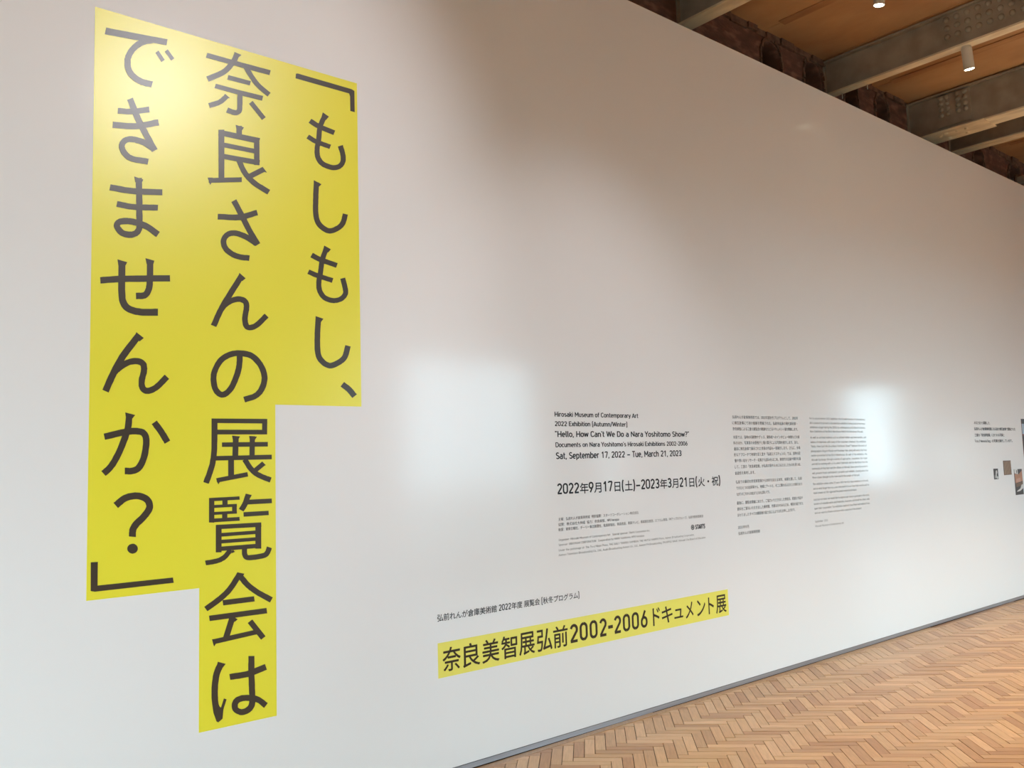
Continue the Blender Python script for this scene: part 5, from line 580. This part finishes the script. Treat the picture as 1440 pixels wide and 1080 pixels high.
 ('会', [('s',[(1.524,1.087),(1.518,1.077),(1.511,1.068),(1.504,1.058),(1.498,1.049),(1.492,1.041),(1.485,1.033),(1.479,1.026),(1.472,1.020),(1.466,1.014),(1.459,1.009),(1.451,1.003),(1.443,0.997),(1.434,0.992),(1.425,0.986),(1.415,0.980),(1.404,0.974),(1.394,0.968),(1.384,0.962)],[(1.545,1.073),(1.538,1.063),(1.532,1.054),(1.525,1.044),(1.518,1.034),(1.511,1.025),(1.504,1.017),(1.497,1.009),(1.490,1.002),(1.482,0.996),(1.475,0.990),(1.467,0.984),(1.458,0.978),(1.449,0.972),(1.439,0.966),(1.428,0.960),(1.418,0.954),(1.407,0.948),(1.397,0.943)]), ('s',[(1.526,1.065),(1.532,1.058),(1.538,1.051),(1.543,1.044),(1.549,1.036),(1.556,1.029),(1.562,1.022),(1.569,1.016),(1.576,1.009),(1.583,1.004),(1.590,0.998),(1.598,0.992),(1.606,0.986),(1.616,0.979),(1.626,0.973),(1.637,0.966),(1.648,0.959),(1.659,0.952),(1.670,0.945)],[(1.546,1.078),(1.551,1.071),(1.557,1.064),(1.563,1.057),(1.568,1.050),(1.574,1.043),(1.580,1.037),(1.585,1.032),(1.592,1.026),(1.598,1.021),(1.605,1.016),(1.612,1.010),(1.620,1.004),(1.629,0.998),(1.639,0.992),(1.650,0.985),(1.661,0.979),(1.672,0.972),(1.683,0.965)]), ('s',[(1.464,0.958),(1.601,0.958)],[(1.461,0.980),(1.598,0.980)]), ('s',[(1.407,0.902),(1.657,0.901)],[(1.404,0.924),(1.654,0.924)]), ('s',[(1.493,0.915),(1.464,0.830)],[(1.517,0.904),(1.488,0.820)]), ('s',[(1.422,0.806),(1.619,0.820)],[(1.417,0.826),(1.614,0.840)]), ('s',[(1.570,0.872),(1.629,0.794)],[(1.590,0.884),(1.649,0.806)]), ('p',[(1.524,1.088),(1.555,1.079),(1.546,1.065),(1.522,1.078)],[]), ('p',[(1.510,0.904),(1.526,0.893),(1.512,0.884)],[]), ('p',[(1.417,0.827),(1.434,0.826),(1.431,0.804),(1.425,0.797)],[])]),
 ('は', [('s',[(1.440,0.728),(1.438,0.722),(1.434,0.716),(1.431,0.710),(1.428,0.703),(1.425,0.695),(1.422,0.686),(1.420,0.677),(1.419,0.666),(1.417,0.655),(1.416,0.644),(1.415,0.633),(1.415,0.622),(1.415,0.612),(1.415,0.602),(1.415,0.593),(1.416,0.583),(1.417,0.574),(1.418,0.565),(1.420,0.557),(1.423,0.549),(1.425,0.542),(1.428,0.535),(1.430,0.529),(1.432,0.523)],[(1.465,0.714),(1.462,0.708),(1.459,0.701),(1.456,0.696),(1.453,0.690),(1.450,0.683),(1.448,0.676),(1.446,0.668),(1.445,0.658),(1.443,0.647),(1.442,0.637),(1.442,0.626),(1.441,0.617),(1.441,0.607),(1.441,0.598),(1.442,0.589),(1.442,0.581),(1.443,0.572),(1.444,0.565),(1.446,0.558),(1.448,0.552),(1.450,0.546),(1.452,0.540),(1.455,0.533),(1.457,0.527)]), ('s',[(1.462,0.532),(1.463,0.534),(1.463,0.535),(1.464,0.536),(1.465,0.538),(1.466,0.541),(1.467,0.544),(1.468,0.548),(1.470,0.553),(1.472,0.558),(1.474,0.564),(1.476,0.570),(1.478,0.575)],[(1.451,0.538),(1.451,0.540),(1.452,0.541),(1.453,0.543),(1.454,0.544),(1.454,0.547),(1.456,0.550),(1.457,0.554),(1.459,0.558),(1.461,0.564),(1.463,0.570),(1.465,0.575),(1.467,0.581)]), ('s',[(1.494,0.651),(1.506,0.650),(1.518,0.650),(1.531,0.649),(1.543,0.649),(1.556,0.649),(1.570,0.649),(1.584,0.651),(1.598,0.653),(1.613,0.656),(1.627,0.659),(1.641,0.662),(1.655,0.665)],[(1.490,0.675),(1.503,0.675),(1.515,0.675),(1.527,0.674),(1.539,0.674),(1.551,0.674),(1.563,0.674),(1.576,0.676),(1.589,0.678),(1.603,0.681),(1.617,0.684),(1.631,0.687),(1.646,0.690)]), ('s',[(1.573,0.735),(1.573,0.724),(1.573,0.712),(1.572,0.701),(1.572,0.689),(1.572,0.677),(1.573,0.664),(1.573,0.649),(1.574,0.634),(1.574,0.618),(1.575,0.602),(1.575,0.588),(1.576,0.576),(1.576,0.566),(1.576,0.559),(1.577,0.552),(1.576,0.548),(1.576,0.544),(1.575,0.541),(1.574,0.537),(1.573,0.535),(1.571,0.532),(1.569,0.530),(1.566,0.528),(1.564,0.527),(1.560,0.525),(1.557,0.524),(1.553,0.523),(1.549,0.523),(1.546,0.523),(1.543,0.523),(1.540,0.524),(1.536,0.526),(1.532,0.528),(1.529,0.531),(1.527,0.533),(1.526,0.533),(1.526,0.535),(1.526,0.537),(1.526,0.541),(1.526,0.545),(1.528,0.548),(1.529,0.549),(1.530,0.551),(1.532,0.552),(1.535,0.553),(1.539,0.554),(1.544,0.554),(1.548,0.555),(1.554,0.554),(1.560,0.554),(1.567,0.552),(1.574,0.551),(1.581,0.549),(1.587,0.547),(1.593,0.546),(1.597,0.544),(1.601,0.542),(1.605,0.540),(1.608,0.538),(1.612,0.536),(1.617,0.533),(1.621,0.529),(1.626,0.524),(1.631,0.519),(1.636,0.514),(1.641,0.509)],[(1.599,0.731),(1.599,0.719),(1.599,0.708),(1.599,0.696),(1.599,0.685),(1.599,0.673),(1.599,0.660),(1.599,0.646),(1.600,0.630),(1.601,0.614),(1.601,0.598),(1.602,0.584),(1.602,0.572),(1.603,0.562),(1.603,0.554),(1.603,0.548),(1.603,0.541),(1.602,0.535),(1.601,0.529),(1.599,0.524),(1.596,0.519),(1.592,0.514),(1.589,0.510),(1.584,0.507),(1.580,0.504),(1.574,0.502),(1.569,0.500),(1.562,0.499),(1.556,0.498),(1.549,0.498),(1.542,0.499),(1.534,0.501),(1.528,0.505),(1.521,0.509),(1.514,0.514),(1.509,0.519),(1.504,0.526),(1.501,0.534),(1.500,0.541),(1.500,0.548),(1.501,0.555),(1.504,0.561),(1.507,0.567),(1.512,0.571),(1.517,0.575),(1.523,0.577),(1.530,0.578),(1.536,0.579),(1.543,0.580),(1.551,0.579),(1.559,0.578),(1.567,0.577),(1.576,0.575),(1.584,0.573),(1.591,0.571),(1.597,0.569),(1.603,0.567),(1.608,0.565),(1.614,0.562),(1.619,0.559),(1.625,0.555),(1.631,0.550),(1.637,0.545),(1.643,0.540),(1.648,0.535),(1.653,0.530),(1.658,0.526)]), ('p',[(1.441,0.733),(1.474,0.719),(1.459,0.703),(1.437,0.713)],[]), ('p',[(1.417,0.574),(1.443,0.560),(1.451,0.549),(1.465,0.544),(1.461,0.501),(1.443,0.490),(1.436,0.495),(1.423,0.532)],[])]),
]
TITLE_EN = [
 ('Hirosaki Museum of Contemporary Art', 'H', 3.3851, 4.0887, 1.7715, 1.799),
 ('2022 Exhibition [Autumn/Winter]', '2', 3.3843, 3.9871, 1.7177, 1.7447),
 ('“Hello, How Can’t We Do a Nara Yoshitomo Show?”', 'H', 3.3813, 4.5765, 1.6555, 1.6892),
 ('Documents on Nara Yoshitomo’s Hirosaki Exhibitions 2002-2006', 'D', 3.3841, 4.5558, 1.5981, 1.625),
 ('Sat, September 17, 2022 – Tue, March 21, 2023', 'S', 3.3842, 4.4898, 1.5313, 1.5685),
]
DATE_JP = [
 ('2022年9月17日(土)–2023年3月21日(火・祝)', '2', 3.3858, 4.8825, 1.3342, 1.3941),
]
CREDITS_JP = [
 ('主催：弘前れんが倉庫美術館\u3000特別協賛：スターツコーポレーション株式会社', '弘', 3.3863, 4.0545, 1.1862, 1.2032),
 ('協賛：株式会社大林組\u3000協力：奈良美智、NPO harappa', '弘', 3.3849, 3.8793, 1.1567, 1.1736),
 ('後援：東奥日報社、デーリー東北新聞社、陸奥新報社、青森放送、青森テレビ、青森朝日放送、エフエム青森、FMアップルウェーブ、弘前市教育委員会', '弘', 3.3835, 4.6817, 1.1285, 1.1454),
]
CREDITS_EN = [
 ('Organizer: Hirosaki Museum of Contemporary Art   Special sponsor: Starts Corporation Inc.', 'H', 3.3836, 4.1511, 1.0745, 1.0864),
 ('Sponsor: OBAYASHI CORPORATION   Cooperation by NARA Yoshitomo, NPO harappa', 'H', 3.3823, 4.095, 1.0476, 1.0595),
 ('Under the patronage of: The To-o Nippo Press, THE DAILY TOHOKU SHIMBUN, THE MUTSU SHIMPO Press, Aomori Broadcasting Corporation,', 'H', 3.3809, 4.5786, 1.0177, 1.0295),
 ('Aomori Television Broadcasting Co., Ltd., Asahi Broadcasting Aomori Co., Ltd., Aomori FM Broadcasting, FM APPLE WAVE, Hirosaki City Board of Education', 'H', 3.3796, 4.6943, 0.9915, 1.0034),
]
LOGO = [[4.55, 1.0552], [4.6983, 1.0602], [4.5525, 1.0868]]
ESSAY_JP = [
 ('弘前れんが倉庫美術館では、2022年度秋冬プログラムとして、2002年', '弘', 5.0549, 5.8686, 1.7802, 1.802),
 ('に煉瓦倉庫にて初の個展を開催された、弘前市出身の現代美術家・', '弘', 5.0513, 5.8553, 1.7393, 1.7611),
 ('奈良美智による三度の展覧会の軌跡をたどるドキュメント展を開催します。', '弘', 5.0521, 5.8596, 1.6976, 1.7194),
 ('本展では、当時の印刷物やグッズ、関係者へのインタビュー映像などの資', '弘', 5.0531, 5.8747, 1.6406, 1.6623),
 ('料のほか、写真家の永野雅子と細川葉子による写真を紹介します。また、', '弘', 5.0525, 5.8579, 1.6009, 1.6225),
 ('過去に煉瓦倉庫で展示された奈良の作品も一部展示します。さらに、多角', '弘', 5.0534, 5.8748, 1.5602, 1.5819),
 ('的なアプローチで地域を捉え直す「弘前エクスチェンジ」では、当時の記', '弘', 5.0528, 5.8721, 1.5197, 1.5413),
 ('憶や想い出をリサーチ・収集する試みをはじめ、新世代の企画や展示を通', '弘', 5.0537, 5.873, 1.4792, 1.5007),
 ('して、三度の「奈良美智展」が弘前の街や人々にもたらしたものを見つめ、', '弘', 5.053, 5.8719, 1.4369, 1.4585),
 ('創造性を再考します。', '弘', 5.0521, 5.2853, 1.3939, 1.4153),
 ('弘前での最初の奈良美智展から20年を迎える本年、本展を通して、弘前', '弘', 5.0558, 5.873, 1.3337, 1.3551),
 ('でのひとつの出来事から、地域とアートと、そこに関わる人びととの新たなつ', '弘', 5.0566, 5.872, 1.2925, 1.3139),
 ('ながりのこれからの始まりとなれば幸いです。', '弘', 5.0573, 5.4525, 1.2504, 1.2718),
 ('最後に、展覧会開催にあたり、ご協力いただきました奈良氏、貴重な作品や', '弘', 5.0549, 5.8715, 1.1907, 1.212),
 ('資料をご貸与いただきました美術館、作家ほかのみなさま、格別の協力をた', '弘', 5.0543, 5.8705, 1.1497, 1.171),
 ('まわりましたすべての関係者の皆さまに心よりお礼を申し上げます。', '弘', 5.0551, 5.7608, 1.1088, 1.13),
 ('2022年9月', '弘', 5.0536, 5.1775, 1.0262, 1.0474),
 ('弘前れんが倉庫美術館', '弘', 5.0544, 5.3045, 0.9854, 1.0065),
]
ESSAY_EN = [
 ('For its autumn/winter 2022 exhibition, the Hirosaki Museum of Contemporary', 'H', 6.0267, 6.8634, 1.7857, 1.8018),
 ('Art is pleased to present a documentary exhibition looking back at the three', 'H', 6.0265, 6.8587, 1.7506, 1.7667),
 ('exhibitions staged during the 2000s by contemporary artist Nara Yoshitomo,', 'H', 6.0264, 6.8586, 1.7176, 1.7336),
 ('Nara Exhibitions at the Brick Warehouse held in his hometown Hirosaki.', 'H', 6.0246, 6.8181, 1.6856, 1.7016),
 ('As well as archival material such as printed matter and merchandise, and', 'H', 6.0231, 6.861, 1.6397, 1.6556),
 ('videos of interviews with many of the volunteers involved, this exhibition', 'H', 6.0228, 6.8563, 1.6048, 1.6207),
 ('“Hello, How Can’t We Do a Nara Yoshitomo Show?” features the work of', 'H', 6.0246, 6.8605, 1.5719, 1.5878),
 ('photographers Nagano Masako and Hosokawa Yoko, along with works that Nara', 'H', 6.0224, 6.8578, 1.5361, 1.552),
 ('earlier presented at the Brick Warehouse. As part of the exhibition, the', 'H', 6.0223, 6.8598, 1.5032, 1.5191),
 ('Hirosaki Exchange, through a variety of approaches, reexamines the region', 'H', 6.0223, 6.8597, 1.4705, 1.4863),
 ('and will be working with us to collect memories and recollections from the', 'H', 6.0223, 6.8597, 1.4387, 1.4545),
 ('community of that time and the citizens of Hirosaki. New-generation projects', 'H', 6.0202, 6.8551, 1.4041, 1.4199),
 ('will present fresh participants, projects and exhibits, tracing what the', 'H', 6.0199, 6.8589, 1.3694, 1.3852),
 ('three shows brought to the town and to the people of Hirosaki.', 'H', 6.0199, 6.7195, 1.3367, 1.3525),
 ('The exhibition comes some 20 years after the first Nara exhibition in Hirosaki,', 'H', 6.018, 6.8523, 1.2884, 1.3041),
 ('and at what began here as a one-time event it is our hope that new ties will be', 'H', 6.0214, 6.8562, 1.2537, 1.2694),
 ('made between art, the region and the people involved in the future.', 'H', 6.0213, 6.6588, 1.2211, 1.2369),
 ('Last but not least, we would like to express our sincere gratitude to the artist,', 'H', 6.0194, 6.8515, 1.172, 1.1876),
 ('lenders of valuable works and materials, museums, and to all the others who', 'H', 6.0193, 6.8514, 1.1395, 1.1552),
 ('gave their cooperation. The exhibition could not have been held without them,', 'H', 6.0209, 6.851, 1.105, 1.1207),
 ('and we warmly thank everyone who supported the project.', 'H', 6.0207, 6.7158, 1.0716, 1.0872),
 ('September 2022', 'H', 6.0189, 6.1981, 1.008, 1.0236),
 ('Hirosaki Museum of Contemporary Art', 'H', 6.0186, 6.4295, 0.9737, 0.9893),
]
CAPTION = [
 ('みなさまから募集した、', '館', 8.9659, 9.3429, 1.7705, 1.8012),
 ('弘前れんが倉庫美術館になる前の煉瓦倉庫で開催された', '館', 8.9591, 9.9743, 1.7111, 1.7417),
 ('三度の「奈良美智展」にまつわる写真と', '館', 8.9604, 9.6739, 1.65, 1.6806),
 ('「A to Z Memorial Dog」の写真を展示しています。', '館', 8.9536, 9.8712, 1.5908, 1.6213),
]
SUBTITLE = [
 ('弘前れんが倉庫美術館 2022年度 展覧会 [秋冬プログラム]', '弘', 2.5468, 3.5276, 0.745, 0.7783),
]
BANNER_CHARS = [('奈', 2.5739, 2.6832), ('良', 2.6993, 2.8059), ('美', 2.8221, 2.9326), ('智', 2.9494, 3.0565), ('展', 3.0714, 3.1798), ('弘', 3.1977, 3.3073), ('前', 3.3179, 3.4257), ('2', 3.4448, 3.5069), ('0', 3.5197, 3.583), ('0', 3.5989, 3.6624), ('2', 3.6798, 3.7386), ('-', 3.7505, 3.7893), ('2', 3.8014, 3.8608), ('0', 3.8755, 3.9379), ('0', 3.9535, 4.0159), ('6', 4.0324, 4.0928), ('ド', 4.1436, 4.2083), ('キ', 4.2269, 4.3263), ('ュ', 4.3448, 4.4281), ('メ', 4.4562, 4.5309), ('ン', 4.5705, 4.6546), ('ト', 4.688, 4.7426), ('展', 4.7667, 4.8763)]
# photos


# ------------------------------------------------------------------ big yellow title
TX = (0.933, 1.3635, 1.699, 2.135)
e = empty('title_sign', (TX[0], 0, 0.465), label='big yellow stepped vinyl title with dark vertical lettering in three columns', cat='sign')
mb = MB()
mb.prism([(TX[0], 3.395), (TX[0], 1.040), (TX[1], 1.040), (TX[1], .465), (TX[2], .465), (TX[2], 1.802), (TX[3], 1.802), (TX[3], 3.395)], -.0010, -.0001)
mb.build('vinyl_panel', M_YELLOW, e)
for ch, items in TITLE_GLYPHS:
    mb = MB()
    for i, (k, A, B) in enumerate(items):
        y0 = -.0022 - .00002 * i
        if k == 's': mb.ribbon(A, B, y0, -.0011)
        else: mb.prism(A, y0, -.0011)
    mb.build('character', M_INK, e)

# ------------------------------------------------------------------ yellow banner with horizontal lettering
e = empty('banner_sign', (2.546, 0, .472), label='long narrow yellow vinyl banner with dark horizontal lettering and years, low on the wall', cat='sign')
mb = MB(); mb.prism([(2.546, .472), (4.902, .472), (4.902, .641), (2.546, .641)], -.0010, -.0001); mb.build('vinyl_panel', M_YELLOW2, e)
for ch, x0, x1 in BANNER_CHARS:
    z0, z1 = .498, .612
    if ch in '2006': z0, z1 = .508, .6075
    if ch == '-': z0, z1 = .5475, .557
    if ch in 'ドト': z0, z1 = .506, .610
    if ch in 'キメン': z0, z1 = .508, .606
    if ch == 'ュ': z0, z1 = .522, .577
    char_box('character', ch, x0, x1, z0, z1, M_INK3, e, -.0016, w=.155, bold=.011)

def lettering(name, items, label, m=None, w=.13, bold=0.0, cs=1.0):
    e = empty(name, (items[0][2], 0, min(i[4] for i in items)), label=label, cat='lettering')
    for it in items: text_line('text_line', it, m or M_INK2, e, w=w, bold=bold, cs=cs)
    return e
lettering('wall_lettering', SUBTITLE, 'small single line of dark Japanese lettering just above the yellow banner', w=.15, bold=.010, cs=.86)
lettering('wall_lettering', TITLE_EN, 'five lines of English exhibition title and dates, left of the long texts', w=.17)
s, ref, x0, x1, zb, zt = DATE_JP[0]                    # the big date line: every character its own piece
e = empty('wall_lettering', (x0, 0, zb), label='large bold Japanese date line under the English title', cat='lettering')
V, F = layout(s, .16, .012, .80); a, b = ext(V, 0); sx = (x1 - x0) / (b - a); sz = (zt - zb) / CAP; adv = 0.0
for ch in s:
    V, F = layout(ch, .16, .012, .80)
    mesh_obj('character', [(x0 + (adv + v[0] - a) * sx, -.0008 - v[2] * 2e-5, zb + v[1] * sz) for v in V], F, M_INK2, e)
    adv += (LT[ch][0] * CAP + .035 * CAP) if ch in LT else .98 * .80
lettering('credits_lettering', CREDITS_JP, 'three tiny lines of Japanese credits below the big date line', w=.12)
lettering('credits_lettering', CREDITS_EN, 'four tiny lines of English credits, lowest text under the dates', w=.08)
lettering('essay_lettering', ESSAY_JP, 'column of long Japanese introductory text, middle of the wall', w=.12)
lettering('essay_lettering', ESSAY_EN, 'column of long grey English introductory text right of the Japanese one', w=.072)
lettering('caption_lettering', CAPTION, 'short four line Japanese caption at the right beside the photographs', w=.16, bold=.022)
# sponsor logo: ring emblem and bold slanted letters
lx0, lz0 = LOGO[0]; lx1 = LOGO[1][0]; lz1 = LOGO[2][1]
e = empty('sponsor_logo', (lx0, 0, lz0), label='tiny dark round emblem with blocky letters at the right end of the credits', cat='logo')
cx, cz, rr = lx0 + .017, (lz0 + lz1) / 2, .0165
mb = MB()
for k in range(20):
    a0, a1 = 2 * math.pi * k / 20, 2 * math.pi * (k + 1) / 20
    mb.prism([(cx + q * math.cos(a), cz + q * math.sin(a)) for a, q in ((a0, rr), (a1, rr), (a1, rr * .68), (a0, rr * .68))], -.0012, -.0002)
mb.box(cx - .006, cx + .006, -.0012, -.0002, cz - .006, cz + .006); mb.build('emblem', M_INK2, e, fix=True)
V, F = layout('STARTS', .24); a, b = ext(V, 0)
mesh_obj('logo_letters', [(lx0 + .042 + (v[0] - a) / (b - a) * (lx1 - lx0 - .045) + v[1] * .004, -.0006 - v[2] * 2e-5, lz0 + .002 + v[1] / CAP * (lz1 - lz0 - .004)) for v in V], F, M_INK2, e)

# ------------------------------------------------------------------ photographs mounted on the wall
def pm(n, c, rg=.45): return mat('print_' + n, c, rg)
PM = dict(dark=pm('dark', (.045, .035, .035)), white=pm('white', (.62, .60, .58)), tan=pm('tan', (.33, .22, .14)), brown=pm('brown', (.15, .085, .05)),
          brick=pm('brick', (.42, .19, .11)), blue=pm('blue', (.38, .44, .52)), red=pm('red', (.20, .055, .045)), pink=pm('pink', (.50, .28, .21)), grey=pm('grey', (.22, .21, .21)))
def photo(x0, x1, z0, z1, base, shapes, label):
    t = .004
    e = empty('photo_print', (x0, 0, z0), label=label, cat='photograph', group='photographs on the right of the wall')
    mb = MB(); mb.box(x0, x1, -t, -.0002, z0, z1); mb.build('print_board', PM[base], e)
    cols = []
    for nm, poly in shapes:
        mb = MB(); w, h = x1 - x0, z1 - z0
        mb.prism([(x0 + u * w, z0 + v * h) for u, v in poly], -t - .0003 - .00012 * len(cols), -t + .0002); cols.append(nm)
        mb.build('printed_area', PM[nm], e, fix=True)
photo(9.336, 9.437, 1.223, 1.328, 'dark', [('white', [(.30, .15), (.55, .1), (.62, .5), (.80, .60), (.72, .85), (.45, .80), (.38, .55)]), ('white', [(.62, .05), (.90, .05), (.9, .25), (.7, .3)]), ('grey', [(.05, .1), (.25, .1), (.22, .4), (.05, .35)])],
      'smallest photograph, dark with a small white shape, lower left of the group')
sl = [('tan' if k % 2 else 'brown', [(.07 + .123 * k + .10, .05), (.07 + .123 * k + .155, .05), (.07 + .123 * k + .06, .95), (.07 + .123 * k, .95)]) for k in range(7)]
photo(9.588, 9.774, 1.258, 1.404, 'brown', [('tan', [(.05, .05), (.95, .05), (.95, .95), (.05, .95)])] + [('brown', s_[1]) for s_ in sl],
      'brown photograph of slanting timber strips, second from the left')
photo(9.846, 10.047, 1.046, 1.310, 'dark', [('brick', [(.03, .45), (.97, .52), (.97, .93), (.55, .80), (.03, .82)]), ('white', [(0, .84), (.45, .80), (.42, 1), (0, 1)]), ('pink', [(.15, .5), (.75, .5), (.7, .66), (.2, .62)]),
      ('brown', [(.1, .3), (.9, .36), (.95, .48), (.05, .44)]), ('white', [(.15, .12), (.55, .14), (.98, .24), (.98, .40), (.80, .38), (.62, .24), (.2, .16)]), ('dark', [(.25, .84), (.33, .84), (.33, .96), (.25, .96)]), ('tan', [(.3, .66), (.36, .66), (.36, .82), (.3, .81)]), ('tan', [(.62, .68), (.68, .69), (.68, .85), (.62, .83)])],
      'photograph of an orange brick room with a white figure in front, below the large one')
photo(10.144, 11.15, 1.10, 1.836, 'red', [('dark', [(0, .93), (1, .90), (1, 1), (0, 1)]), ('blue', [(0, .78), (.5, .82), (.5, .93), (0, .93)]), ('grey', [(.5, .80), (1, .74), (1, .9), (.5, .92)]), ('dark', [(0, .55), (.18, .58), (.18, .76), (0, .76)]),
      ('brown', [(.2, .3), (.8, .3), (.8, .6), (.2, .6)]), ('pink', [(0, .1), (.3, .1), (.3, .28), (0, .26)])],
      'largest photograph, dark red with a pale window band, cut off by the right edge')
